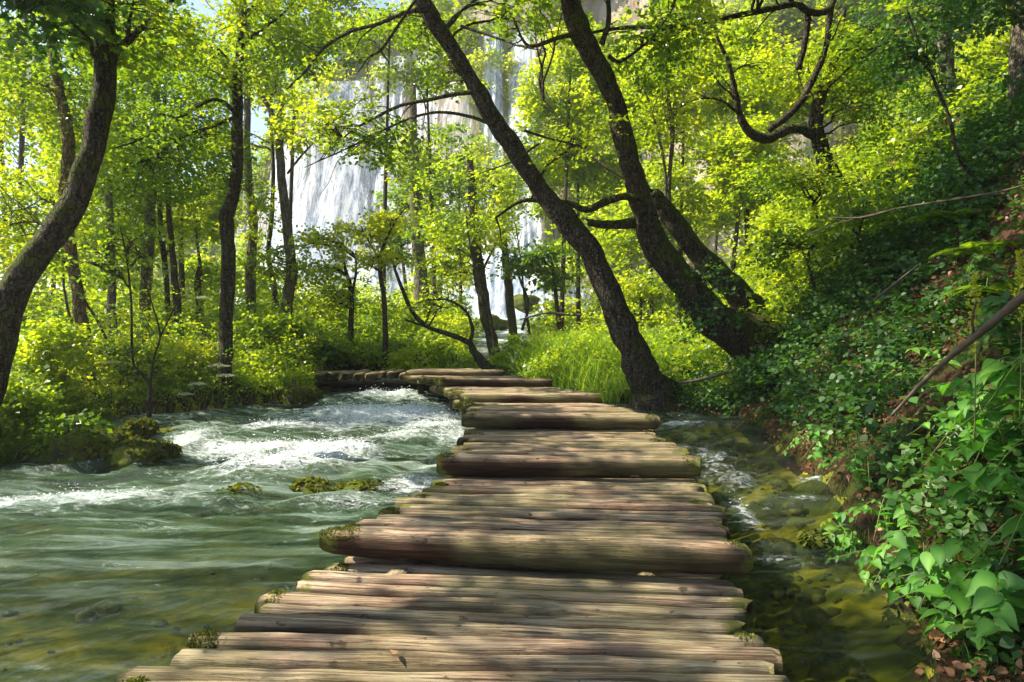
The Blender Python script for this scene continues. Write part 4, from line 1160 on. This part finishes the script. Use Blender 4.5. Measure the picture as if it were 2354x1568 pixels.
# ------------------------------------------------------------------ ground plants
def scatter(n, test, xr, yr, rng):
    out = []
    m = 0
    while m < n:
        x = rng.uniform(*xr, n); y = rng.uniform(*yr, n)
        k = test(x, y); out.append(np.stack([x[k], y[k]], -1)); m += k.sum()
        if k.sum() == 0: break
    return np.concatenate(out)[:n]
def vis(x, y, m=1.08): return np.abs(x) < y * .692 * m + .4
def cover(name, label, cat, test, xr, yr, n, hgt, leaf, size, L, nl, seed, flat=.5, shape=KITE, litter=False):
    rng = np.random.default_rng(seed)
    p = scatter(n, test, xr, yr, rng)
    z = H(p[:, 0], p[:, 1]) + (np.abs(rng.normal(size=len(p))) * hgt * .6 * (.5 + 1.4 * np.clip(fbm(p[:, 0] * .6, p[:, 1] * .6, 3, 3) + .5, 0, 1)) + .02 if not litter else .015)
    P = np.column_stack([p, z])
    if litter: P = P + rng.normal(size=P.shape) * [0, 0, .008]
    b = np.clip(.45 + 1.0 * fbm(p[:, 0] * .5, p[:, 1] * .5, 2, 3) + .2 * rng.normal(size=len(p)), 0, 1)
    pk = sprays(P, None, L, nl, size, rng, flat, .0 if not litter else 0, shape, b)
    LEAFCOUNT[0] += len(P) * nl
    o = link(name, leafmesh(name, [pk], LM[leaf], (0, 0, 0)))
    return tag(o, label, cat, None, 'stuff')
cover('undergrowth', 'leafy undergrowth covering the left bank', 'undergrowth', lambda x, y: (x < bl(y) - .02) & vis(x, y) & (y > 8.6), (-26, 0), (8.6, 36), 9000, .75, 'mid', .085, .36, 8, 201)
cover('undergrowth', 'low bright leaves along the front rim of left bank', 'undergrowth', lambda x, y: (x < bl(y) + .05) & (x > bl(y) - 3.2) & vis(x, y) & (y > 8.8), (-12, 0), (8.8, 17), 3200, .6, 'sun', .06, .26, 8, 202)
cover('undergrowth', 'green growth behind the far bridge', 'undergrowth', lambda x, y: (x < bl(y)) & (x > -14) & vis(x, y), (-14, 0), (18.8, 34), 5200, 1.1, 'sun', .10, .42, 8, 203)
cover('undergrowth', 'pale misty growth near the waterfall foot', 'undergrowth', lambda x, y: (x > -14) & (x < 14) & ((x < bl(y)) | (x > br(y))), (-14, 14), (30, 60), 5000, 1.0, 'sun', .2, .8, 7, 204)
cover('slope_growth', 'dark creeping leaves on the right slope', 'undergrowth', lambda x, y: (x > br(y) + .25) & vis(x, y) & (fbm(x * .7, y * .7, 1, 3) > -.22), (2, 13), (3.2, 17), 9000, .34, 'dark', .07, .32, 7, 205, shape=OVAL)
cover('slope_growth', 'sunlit leaves on the far right slope', 'undergrowth', lambda x, y: (x > np.interp(y, _hfy, _hfx)) & vis(x, y) & (y > 13), (4, 26), (13, 38), 7500, .8, 'sun', .11, .45, 8, 206)
cover('leaf_litter', 'fallen brown leaves scattered on right slope', 'fallen leaves', lambda x, y: (x > br(y) + .05) & vis(x, y), (2, 15), (3, 20), 9500, .0, 'litter', .05, .3, 3, 207, litter=True, shape=OVAL * np.array([.8, 1, 3.0]), flat=.9)
cover('slope_growth', 'fine green leaves by the foot of the big trunks', 'undergrowth', lambda x, y: (x > br(y)) & (x < 8) & vis(x, y), (1, 8), (14, 24), 3800, .7, 'sun', .085, .38, 8, 208)

def blades(name, label, P, hgt, wid, lean, seed, leaf='grass', nseg=4, kind='stuff', spread=.35):
    """bending tapered grass blades"""
    rng = np.random.default_rng(seed); n = len(P)
    a = rng.random(n) * 2 * PI
    d = np.stack([np.cos(a), np.sin(a), 0 * a], -1) * (spread + spread * rng.random(n))[:, None] + np.asarray(lean)
    h = hgt * (.5 + .7 * rng.random(n))
    sd = unit(np.cross(d, np.array([0, 0, 1.0])) + 1e-6)
    V = []
    for k in range(nseg + 1):
        t = k / nseg
        c = P + np.array([0, 0, 1.0]) * (h * (t - .38 * t * t))[:, None] + d * (h * t * t)[:, None]
        w = wid * (1 - t) ** .7 * .5 + .0006
        V += [c - sd * w, c + sd * w]
    V = np.stack(V, 1).reshape(-1, 3); m = 2 * (nseg + 1)
    base = np.arange(n)[:, None] * m
    F = np.concatenate([base + np.array([2 * k, 2 * k + 1, 2 * k + 3, 2 * k + 2]) for k in range(nseg)])
    r = np.tile(rng.random(n), nseg)
    o = link(name, quadmesh(name, V, F, LM[leaf], False, {'rnd': r}))
    return tag(o, label, 'grass', None, kind)
rng = np.random.default_rng(31)
def blades_at(test, xr, yr, n, rng_):
    p = scatter(n, test, xr, yr, rng_); return np.column_stack([p, H(p[:, 0], p[:, 1]) - .02])
blades('reeds', 'tall green reeds standing in the shallows behind the boardwalk', blades_at(lambda x, y: (x > br(y) - .9) & (fbm(x * 1.3, y * 1.3, 1, 2) > -.3), (.2, 4.4), (15.2, 22), 8500, rng), 1.45, .022, (-.15, -.1, 0), 1, spread=.3)
blades('bank_grass', 'arching pale grass on the left bank edge', blades_at(lambda x, y: (x < bl(y) + .12) & vis(x, y, 1.02) & (x < -4.2 ), (-9, -4), (8.7, 12.5), 4200, rng), .75, .014, (.25, -.3, 0), 2, spread=.5)
blades('bank_grass', 'short grass fringe in front of the left bank trunks', blades_at(lambda x, y: (x < bl(y) + .08) & (x > bl(y) - 1.2) & vis(x, y), (-8, -4), (12.4, 17), 2400, rng), .45, .012, (.1, -.2, 0), 3)
blades('bank_grass', 'thin dark grass at the foot of right bank', blades_at(lambda x, y: (x > br(y)) & (x < br(y) + .8) & vis(x, y), (2, 5), (3.8, 13), 2600, rng), .22, .007, (-.3, -.1, 0), 4, 'dark')
blades('bank_grass', 'tall light grass beyond the far bridge', blades_at(lambda x, y: ((x < bl(y)) & (x > bl(y) - 6)) | ((x > br(y)) & (x < br(y) + 5)), (-8, 6), (19, 30), 5200, rng), .95, .025, (-.05, -.05, 0), 5)

# shrubs as things of their own
def shrub(px, py, d, r_px, hpx, n, label, seed, leaf='sun', size=.08, group='shrubs on the left bank', shape=KITE, name='shrub', L=.34, bark='brown'):
    T = Tree(name, label, 'shrub', group, bark, leaf, seed)
    x0 = (px - 1177) * d / FP; g = float(H(x0, d))
    top = CZ - (py - hpx - 800) * d / FP
    hh = max(.35, top - g); rr = r_px * d / FP
    T.trunk([(x0, d, g - .15, .022), (x0 + .03, d, g + hh * .4, .016), (x0 - .03, d, g + hh * .8, .008)], 0, world=True, sides=6, part='stem', root=False)
    for j in range(4):
        a = T.rng.random() * 2 * PI
        T.limb((x0, d, g - .05), (x0 + math.cos(a) * rr * .6, d + math.sin(a) * rr * .4, g + hh * (.6 + .3 * T.rng.random())), .012, .005)
    T.crown((x0, d, g + hh * .6), (rr, min(rr, .8), hh * .5), n, size, L, 8, px=False, limbs=0, shape=shape, flat=.45)
    return T.done()
SH = [
 (640, 860, 17.2, 70, 130, 420, 'tall leafy shrub at the left end of the far bridge', 'mid'), (740, 850, 18.9, 60, 70, 330, 'dark round shrub behind the left end of the bridge rail', 'mid'),
 (840, 850, 19.4, 60, 55, 300, 'deep green low shrub behind the middle of the bridge', 'mid'), (950, 850, 19.6, 60, 45, 320, 'yellow low shrub behind the bridge, left of the dark mound', 'sun'),
 (1040, 850, 20.2, 55, 60, 280, 'yellow-green shrub beside the dark mound', 'sun'), (1240, 860, 17.6, 40, 60, 120, 'pale feathery shrub right of the bridge end', 'sun'),
 (1180, 850, 20.0, 45, 70, 220, 'small light shrub on the upstream point', 'sun'), (1640, 850, 16.5, 80, 70, 420, 'sunlit shrub under the massive black trunk', 'sun'),
 (600, 840, 16.6, 60, 100, 320, 'feathery green shrub right of black curved trunk', 'mid'), (430, 880, 14.8, 80, 90, 380, 'bright fern-like shrub left of the black curved trunk', 'sun'),
 (290, 880, 14.0, 70, 80, 300, 'broad-leaved shrub beside forked sapling', 'mid'), (130, 880, 12.0, 80, 130, 420, 'bushy green shrub behind the leaning trunk base', 'sun'),
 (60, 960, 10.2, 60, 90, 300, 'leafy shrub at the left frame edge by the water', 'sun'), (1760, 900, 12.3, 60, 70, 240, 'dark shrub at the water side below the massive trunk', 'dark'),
 (160, 990, 9.6, 70, 60, 260, 'low leafy clump above the broad mossy rock', 'mid'),
]
for k, (px, py, d, rp, hp, n, lb, lf) in enumerate(SH):
    shrub(px, py, d, rp, hp, n, lb, 300 + k, lf, .05 + .0022 * d, 'waterside shrubs')

# white umbels on the left bank
def umbel(px, py, d, label, seed, r=.16):
    rng_ = np.random.default_rng(seed)
    top = at(px, py, d); g = float(H(top[0], top[1]))
    e = empty('umbel_flower', (top[0], top[1], g), label, 'flower', 'white umbel flowers')
    v, f = tube(catmull([(0, 0, -.1), (.03, 0, (top[2] - g) * .5), (0, 0, top[2] - g)], 5), np.linspace(.009, .005, 11), 6)
    link('stem', quadmesh('stem', v, f, M_STEM), e)
    m = MB(); hs = []
    for k in range(12):
        a = k * 2.4; rr = r * math.sqrt((k + .5) / 12)
        c = np.array([rr * math.cos(a), rr * math.sin(a), top[2] - g + .07 - .25 * rr])
        hs.append(c)
        m.add(*tube([(0, 0, top[2] - g - .03), c], [.003, .002], 4, cap=False))
    link('rays', m.mesh('rays', M_STEM), e)
    C = np.repeat(np.array(hs), 26, 0) + rng_.normal(size=(12 * 26, 3)) * np.array([.026, .026, .008])
    V, F, R_ = leaves(C, rng_.normal(size=C.shape) * [1, 1, .3], np.array([0, 0, 1.0]) + rng_.normal(size=C.shape) * .3, .022 * (.7 + .6 * rng_.random(len(C))), rng_.random(len(C)))
    link('flower_head', quadmesh('flower_head', V, F, LM['petal'], False, {'rnd': R_}), e)
for k, (px, py, d, lb, r) in enumerate([(466, 690, 14.6, 'white umbel flower high on a long stalk near the rotten stump', .13), (500, 845, 13.7, 'white umbel flower in front of black trunk, upper one', .2),
                                       (520, 868, 13.6, 'white umbel flower in front of the black trunk foot, lower one', .17), (455, 888, 13.4, 'white umbel flower low at the bank edge left of the black trunk', .15),
                                       (255, 838, 13.2, 'white umbel flower beside the smooth tilted trunk', .15), (425, 912, 13.3, 'drooping white umbel flower nearest the water', .12)]):
    umbel(px, py, d, lb, 40 + k, r)

# ------------------------------------------------------------------ right foreground plants with separate leaves
def leafshape(kind, n=1):
    if kind == 'round':
        pts = [(0, .0), (.20, -.06), (.36, .06), (.43, .25), (.41, .44), (.33, .63), (.20, .82), (.09, .98), (0, 1.14)]
    else:
        pts = [(0, 0), (.2, .12), (.3, .34), (.29, .52), (.2, .76), (.08, .94), (0, 1.06)]
        pts = [(a, b) for a, b in pts]
    # fold along the midrib, droop to the tip
    V = []; 
    mids = []
    for (a, b) in pts:
        V.append((a, b, .34 * abs(a) - .24 * b * b)); 
    k = len(V)
    for (a, b) in pts:
        V.append((0, b, -.24 * b * b + .0))
    for (a, b) in pts:
        V.append((-a, b, .34 * abs(a) - .24 * b * b + .03 * math.sin(b * 9)))
    F = []
    for i in range(k - 1):
        F.append((i, i + 1, k + i + 1, k + i)); F.append((k + i, k + i + 1, 2 * k + i + 1, 2 * k + i))
    return np.array(V), np.array(F)
LEAFM = {}
def leaf_data(kind, tone):
    if (kind, tone) not in LEAFM:
        V, F = leafshape(kind)
        LEAFM[(kind, tone)] = quadmesh('leaf', V, F, LM['gloss'] if tone < 5 else LM['dark'], True, {'rnd': np.clip(np.full(len(V), [.1, .35, .6, .8, 1.0, .3, .7][tone]) + np.where(np.arange(len(V)) // (len(V) // 3) == 1, .28, -.08), 0, 1)})
    return LEAFM[(kind, tone)]
def leafy_plant(name, label, stems, size, seed, kind='round', step=.10, tones=(0, 1, 2, 3), group='broad-leaved plants on the right bank', pinn=False, maxl=70, stemmat=None, stem_r=.006):
    """stems: list of point lists (world); leaves set in pairs along them, every leaf an object"""
    rng_ = np.random.default_rng(seed)
    org = np.array(stems[0][0], float)
    e = empty(name, tuple(org), label, 'plant', group)
    cnt = 0
    for st in stems:
        p = catmull(st, 6)
        v, f = tube(p - org, np.linspace(stem_r, stem_r * .4, len(p)), 6, 0)
        link('stem', quadmesh('stem', v, f, stemmat or M_STEM), e)
        seg = np.linalg.norm(np.diff(p, axis=0), axis=1); L_ = seg.sum(); s_ = np.concatenate([[0], np.cumsum(seg)])
        t = L_ * .18
        while t < L_ and cnt < maxl:
            c = np.array([np.interp(t, s_, p[:, i]) for i in range(3)])
            dr = np.array([np.interp(min(t + .02, L_), s_, p[:, i]) for i in range(3)]) - np.array([np.interp(max(t - .02, 0), s_, p[:, i]) for i in range(3)])
            dr = dr / (np.linalg.norm(dr) + 1e-9)
            sd = np.cross(dr, [0, 0, 1]); sd /= np.linalg.norm(sd) + 1e-9
            for sg in (-1, 1):
                ax = Vector(dr * .45 + sd * sg * 1.0 + rng_.normal(size=3) * .28 + np.array([-.1, -.2, -.12])).normalized()
                nm = Vector(np.array([-.35, -.35, 1.0]) + rng_.normal(size=3) * .38)
                nm = (nm - ax * nm.dot(ax)).normalized()
                sdv = ax.cross(nm)
                M = Matrix((sdv, ax, nm)).transposed().to_4x4()
                s_l = size * (.45 + .9 * rng_.random() ** 1.3) * (1.15 - .55 * t / L_)
                o = link('leaf', leaf_data(kind, int(rng_.choice(tones))), e)
                o.matrix_local = Matrix.Translation(Vector(c - org)) @ M @ Matrix.Scale(s_l, 4)
                cnt += 1
            t += step * (.7 + .6 * rng_.random())
    return e
def rw(px, py, d): return tuple(at(px, py, d))
def spray_stems(px, py, d, n, reach, rise, seed, bias=(-1, -.2)):
    rng_ = np.random.default_rng(seed); base = at(px, py, d)
    g = float(H(base[0], base[1])); base[2] = max(base[2], g) - .03
    out = []
    for k in range(n):
        a = math.atan2(bias[1], bias[0]) + rng_.normal() * .9
        L_ = reach * (.6 + .6 * rng_.random())
        dx, dy = math.cos(a) * L_, math.sin(a) * L_
        out.append([tuple(base), (base[0] + dx * .35, base[1] + dy * .35, base[2] + rise * (.6 + .6 * rng_.random())), (base[0] + dx, base[1] + dy, base[2] + rise * (.2 + .7 * rng_.random()))])
    return out
def slope_at(px, d):
    """a point on the bank surface seen in column px at distance d -> photo row"""
    x = (px - 1177) * d / FP; return 800 + (CZ - float(H(x, d))) * FP / d
PL = [  # px, d, stems, reach, rise, leaf size, kind, tones, label
 (2300, 4.3, 7, .50, .50, .115, 'round', (1, 2, 2, 3), 'broad round-leaved plant nearest the right frame edge'),
 (2420, 4.4, 8, .60, .70, .125, 'round', (1, 2, 2, 3), 'tall round-leaved plant leaning in from the right edge, largest leaves'),
 (2430, 5.0, 8, .65, .75, .125, 'round', (1, 2, 3, 2), 'tall round-leaved plant leaning in from the right edge above the bough'),
 (2200, 4.7, 7, .50, .40, .100, 'round', (0, 1, 2, 2), 'round-leaved plant left of the frame edge one, lower on the bank'),
 (2340, 5.2, 8, .60, .60, .115, 'round', (1, 2, 3, 3), 'round-leaved plant high behind the edge plant'),
 (2120, 5.3, 7, .50, .42, .095, 'round', (1, 2, 3, 0), 'leafy plant hanging over the water at mid bank'),
 (2240, 5.9, 7, .55, .55, .100, 'oval', (1, 2, 2, 3), 'pointed-leaf plant above the fallen bough'),
 (2050, 6.2, 7, .50, .38, .090, 'oval', (1, 2, 3, 2), 'pointed-leaf plant drooping to the water below the bough tip'),
 (2180, 6.8, 7, .55, .50, .090, 'oval', (0, 1, 2, 2), 'pointed-leaf plant behind the bough'),
 (1990, 7.2, 7, .50, .42, .085, 'oval', (1, 2, 2, 3), 'pointed-leaf plant at the bend of the bank'),
 (2100, 8.0, 7, .55, .45, .085, 'oval', (5, 6, 1, 2), 'dark pointed-leaf plant higher on the slope'),
 (1900, 8.6, 7, .50, .40, .080, 'oval', (1, 2, 2, 3), 'light leafy plant leaning from the bank near the black trunks'),
 (2330, 6.6, 7, .55, .55, .10, 'round', (5, 6, 1, 1), 'shaded round-leaved plant on the upper right slope'),
 (2280, 8.0, 7, .50, .50, .09, 'round', (5, 6, 5, 1), 'deep shade plant under the fern'),
 (2020, 9.6, 6, .50, .40, .080, 'oval', (5, 6, 1, 2), 'small leafy plant above the bank bend'),
 (2160, 5.0, 6, .40, .25, .085, 'oval', (0, 5, 1, 1), 'small dark plant low at the waterline'),
 (2060, 5.6, 6, .40, .28, .080, 'oval', (0, 1, 2, 5), 'small drooping plant at the waterline beside mid bank one'),
 (1960, 6.5, 6, .40, .25, .075, 'oval', (1, 2, 3, 2), 'small bright plant touching the water beyond the wet stone'),
]
for k, (px, d, n, rc, rs, sz, kd, tn, lb) in enumerate(PL):
    leafy_plant('broad_leaved_plant' if kd == 'round' else 'pointed_leaf_plant', lb, spray_stems(px, slope_at(px, d), d, n, rc, rs, 60 + k), sz * (1.4 if d < 7 else 1.25), 60 + k, kd, .085 if kd == 'oval' else .10, tn)
# the pale four-leaf twig
leafy_plant('pale_twig_plant', 'twig with pale glossy oval leaves catching light on the right bank', [[rw(2200, 850, 5.6), rw(2140, 810, 5.4), rw(2070, 800, 5.2)], [rw(2140, 810, 5.4), rw(2100, 770, 5.2), rw(2060, 760, 5.1)]], .085, 90, 'round', .09, (4, 4, 3), maxl=14)
# yellow-green spires
for k, (px, py, d, lb) in enumerate([(2240, 690, 5.0, 'upright yellow-green flowering spire, left of two'), (2345, 640, 5.0, 'upright yellow-green flowering spire, right of two')]):
    rng_ = np.random.default_rng(k + 5); p0 = at(px, py + 190, d); p1 = at(px, py - 60, d)
    e = empty('flower_spire', tuple(p0), lb, 'plant', 'flowering spires on the right bank')
    v, f = tube(catmull([(0, 0, -.4), (.01, 0, .3), p1 - p0], 5), np.linspace(.006, .002, 11), 6); link('stem', quadmesh('stem', v, f, M_STEM), e)
    n = 160; t = rng_.random(n) ** .8
    C = (p1 - p0) * (.35 + .65 * t)[:, None] + rng_.normal(size=(n, 3)) * .022 * (1.3 - t)[:, None]
    V, F, R_ = leaves(C, rng_.normal(size=(n, 3)) + [0, 0, .4], rng_.normal(size=(n, 3)), .03 * (.6 + .8 * rng_.random(n)), .7 + .3 * rng_.random(n))
    link('blossom', quadmesh('blossom', V, F, LM['sun'], False, {'rnd': R_}), e)
# ferns
def fern(px, d, label, seed, nf=8, L_=.7, leaf='mid', dz=0):
    rng_ = np.random.default_rng(seed)
    x0 = (px - 1177) * d / FP; g = float(H(x0, d)) + dz
    e = empty('fern', (x0, d, g), label, 'fern', 'ferns on the right slope')
    for k in range(nf):
        a = k * 2 * PI / nf + rng_.normal() * .2; l = L_ * (.8 + .4 * rng_.random())
        t = np.linspace(0, 1, 26)
        rib = np.stack([np.cos(a) * l * t, np.sin(a) * l * t, l * (.75 * t - .75 * t * t) + .02], -1)
        sd = np.array([-math.sin(a), math.cos(a), 0])
        dr = unit(np.gradient(rib, axis=0))
        C = []; A = []; S = []
        for sg in (-1, 1):
            C.append(rib[2:]); A.append(dr[2:] * .35 + sd * sg + np.array([0, 0, -.15])); S.append(l * .26 * np.sin(np.clip(t[2:] * .85 + .15, 0, 1) * PI) + .01)
        C = np.concatenate(C); A = np.concatenate(A); S = np.concatenate(S)
        V, F, R_ = leaves(C, A, np.tile([0, 0, 1.0], (len(C), 1)) + rng_.normal(size=C.shape) * .15, S, np.clip(.22 + rng_.normal() * .12 + .15 * rng_.normal(size=len(C)), 0, 1), KITE * np.array([.32, 1, 1]))
        link('frond', quadmesh('frond', V, F, LM[leaf], False, {'rnd': R_}), e)
for k, (px, d, lb, lf) in enumerate([(2330, 7.6, 'bright fern under the right frame edge', 'mid'), (2260, 9.0, 'fern left of the bright frame edge fern', 'mid'), (2200, 10.5, 'fern in shade below the pale slope trunk', 'mid'), (1790, 12.0, 'fern by the bank below the massive trunk', 'dark'),
                                      (2080, 10.8, 'small fern half way up the shaded slope', 'dark')]):
    fern(px, d, lb, 70 + k, leaf=lf)
# fallen boughs
def bough(pts, label, seed, subs=(), name='fallen_branch', cat='branch'):
    P = [at(px, py, d) for px, py, w, d in pts]; R = [w / 2 * d / FP for px, py, w, d in pts]
    p = catmull(P, 8); r = np.interp(np.linspace(0, len(P) - 1, len(p)), np.arange(len(P)), R)
    e = empty(name, tuple(p[0]), label, cat, 'fallen branches')
    v, f = tube(p - p[0], r, 10, .25, seed); link('bough', quadmesh('bough', v, f, M_TWIG), e)
    for s_ in subs:
        P2 = [at(px, py, d) for px, py, w, d in s_]; r2 = [w / 2 * d / FP for px, py, w, d in s_]
        q_ = catmull(P2, 5); v, f = tube(q_ - p[0], np.interp(np.linspace(0, len(P2) - 1, len(q_)), np.arange(len(P2)), r2), 6, .2, seed); link('twig', quadmesh('twig', v, f, M_TWIG), e)
bough([(2400, 640, 24, 4.2), (2330, 700, 22, 4.4), (2240, 775, 17, 4.8), (2190, 815, 15, 5.0), (2120, 880, 10, 5.3), (2050, 955, 7, 5.6)], 'long grey bough slanting down the right bank in the foreground', 1, [[(2240, 775, 8, 4.8), (2235, 735, 6, 4.7), (2245, 690, 4, 4.6)]])
bough([(2400, 412, 4.5, 8), (2300, 440, 4.5, 8.3), (2180, 460, 4, 8.6), (2060, 480, 3, 9), (1920, 515, 2.2, 9.4), (1840, 545, 1.5, 9.8)], 'thin branch stretched across the upper right slope', 2, [[(2060, 480, 5, 9), (1980, 500, 4, 9.2), (1900, 500, 2, 9.4)]])
bough([(1390, 722, 4, 24), (1320, 724, 6, 24), (1255, 720, 5, 24), (1195, 735, 3, 24)], 'straight dead stick lying level beyond the reeds', 3)
bough([(1800, 830, 7, 13), (1700, 850, 8, 13), (1600, 875, 7, 13), (1560, 880, 5, 13)], 'thin branch on the bank beside the big trunk foot', 4)
bough([(1160 + 850, 690, 7, 7.2), (2060, 650, 6, 7.4), (2110, 610, 5, 7.6)], 'bleached stick on the dark slope', 5)
bough([(700, 928, 4, 14.6), (680, 900, 3, 14.5), (672, 870, 2, 14.4)], 'pale bent stick at far tip of left bank', 6)
bough([(455, 1000, 5, 12.2), (478, 975, 5, 12.2), (490, 955, 3, 12.2)], 'forked snag poking from the shallows off left bank', 7, [[(478, 975, 4, 12.2), (468, 955, 3, 12.1)]])
# roots at the foot of the right bank
rgr = np.random.default_rng(77)
for k in range(9):
    y = 3.7 + k * .42 + rgr.random() * .2
    x = float(br(y)) + .18 + rgr.random() * .5
    p = []
    for j in range(6):
        xx = x + (j - 1) * .11 + rgr.normal() * .03; yy = y + rgr.normal() * .05 + j * .05 * rgr.choice([-1, 1])
        p.append((xx, yy, float(H(xx, yy)) + .02 + .03 * math.sin(j * 1.3)))
    q_ = catmull(p, 4)
    v, f = tube(q_ - q_[0], np.linspace(.024, .008, len(q_)), 7, .35, k)
    o = link('tree_root', quadmesh('tree_root', v, f, BK['red'], True), None, tuple(q_[0]))
    tag(o, 'reddish root crawling over soil at the foot of the right bank, %s from the viewer' % ['nearest', 'second', 'third', 'fourth', 'fifth', 'sixth', 'seventh', 'eighth', 'farthest'][k], 'root', 'roots of the right bank')
# small things lying on the walk
for k, (px, py, lb) in enumerate([(905, 1500, 'small dry leaf lying on a front log of the boardwalk'), (1490, 990, 'clump of dry debris at the third step, right end')]):
    d = FP * (1.416 if k == 0 else .997) / (py - 800)
    c = at(px, py, d); rng_ = np.random.default_rng(k)
    n = 1 if k == 0 else 9
    C = c + rng_.normal(size=(n, 3)) * [.08, .03, .01] * (k > 0) + [0, 0, .012]
    V, F, R_ = leaves(C, rng_.normal(size=(n, 3)) * [1, 1, .1], np.tile([0, 0, 1.0], (n, 1)) + .3, np.full(n, .05), np.full(n, .9), OVAL)
    o = link('fallen_leaf', quadmesh('fallen_leaf', V - c, F, LM['litter'], False, {'rnd': R_}, n=8), None, tuple(c)); tag(o, lb, 'leaf')
print('LEAVES', LEAFCOUNT[0], 'objects', len(SC.objects), 'tris~', sum(sum(max(0, 1) * (p.loop_total - 2) for p in ()) for _ in ()))
print('POLYS', sum(len(m.polygons) for m in bpy.data.meshes))

# ------------------------------------------------------------------ air
hb = MB()
x0, x1, y0, y1, z0, z1 = -264, 264, -124, 304, -4.5, 66
hb.add([(x0, y0, z0), (x1, y0, z0), (x1, y1, z0), (x0, y1, z0), (x0, y0, z1), (x1, y0, z1), (x1, y1, z1), (x0, y1, z1)],
       [(0, 3, 2, 1), (4, 5, 6, 7), (0, 1, 5, 4), (1, 2, 6, 5), (2, 3, 7, 6), (3, 0, 4, 7)])
hm, ht = newmat('haze_air')
pv = ht.nodes.new('ShaderNodeVolumePrincipled'); pv.inputs['Color'].default_value = (.92, .95, .98, 1); pv.inputs['Density'].default_value = .0008
pv.inputs['Anisotropy'].default_value = .3
ho = ht.nodes.new('ShaderNodeOutputMaterial'); ht.links.new(pv.outputs[0], ho.inputs['Volume'])
hz = link('haze', hb.mesh('haze', hm, False)); tag(hz, 'thin pale mist drifting from the waterfall', None, None, 'stuff')
SC.cycles.volume_bounces = 0
print('BOUNDS', max(v.co.z for v in bpy.data.objects['cliff'].data.vertices), max(v.co.z for v in bpy.data.objects['ground'].data.vertices), min(v.co.z for v in bpy.data.objects['ground'].data.vertices))
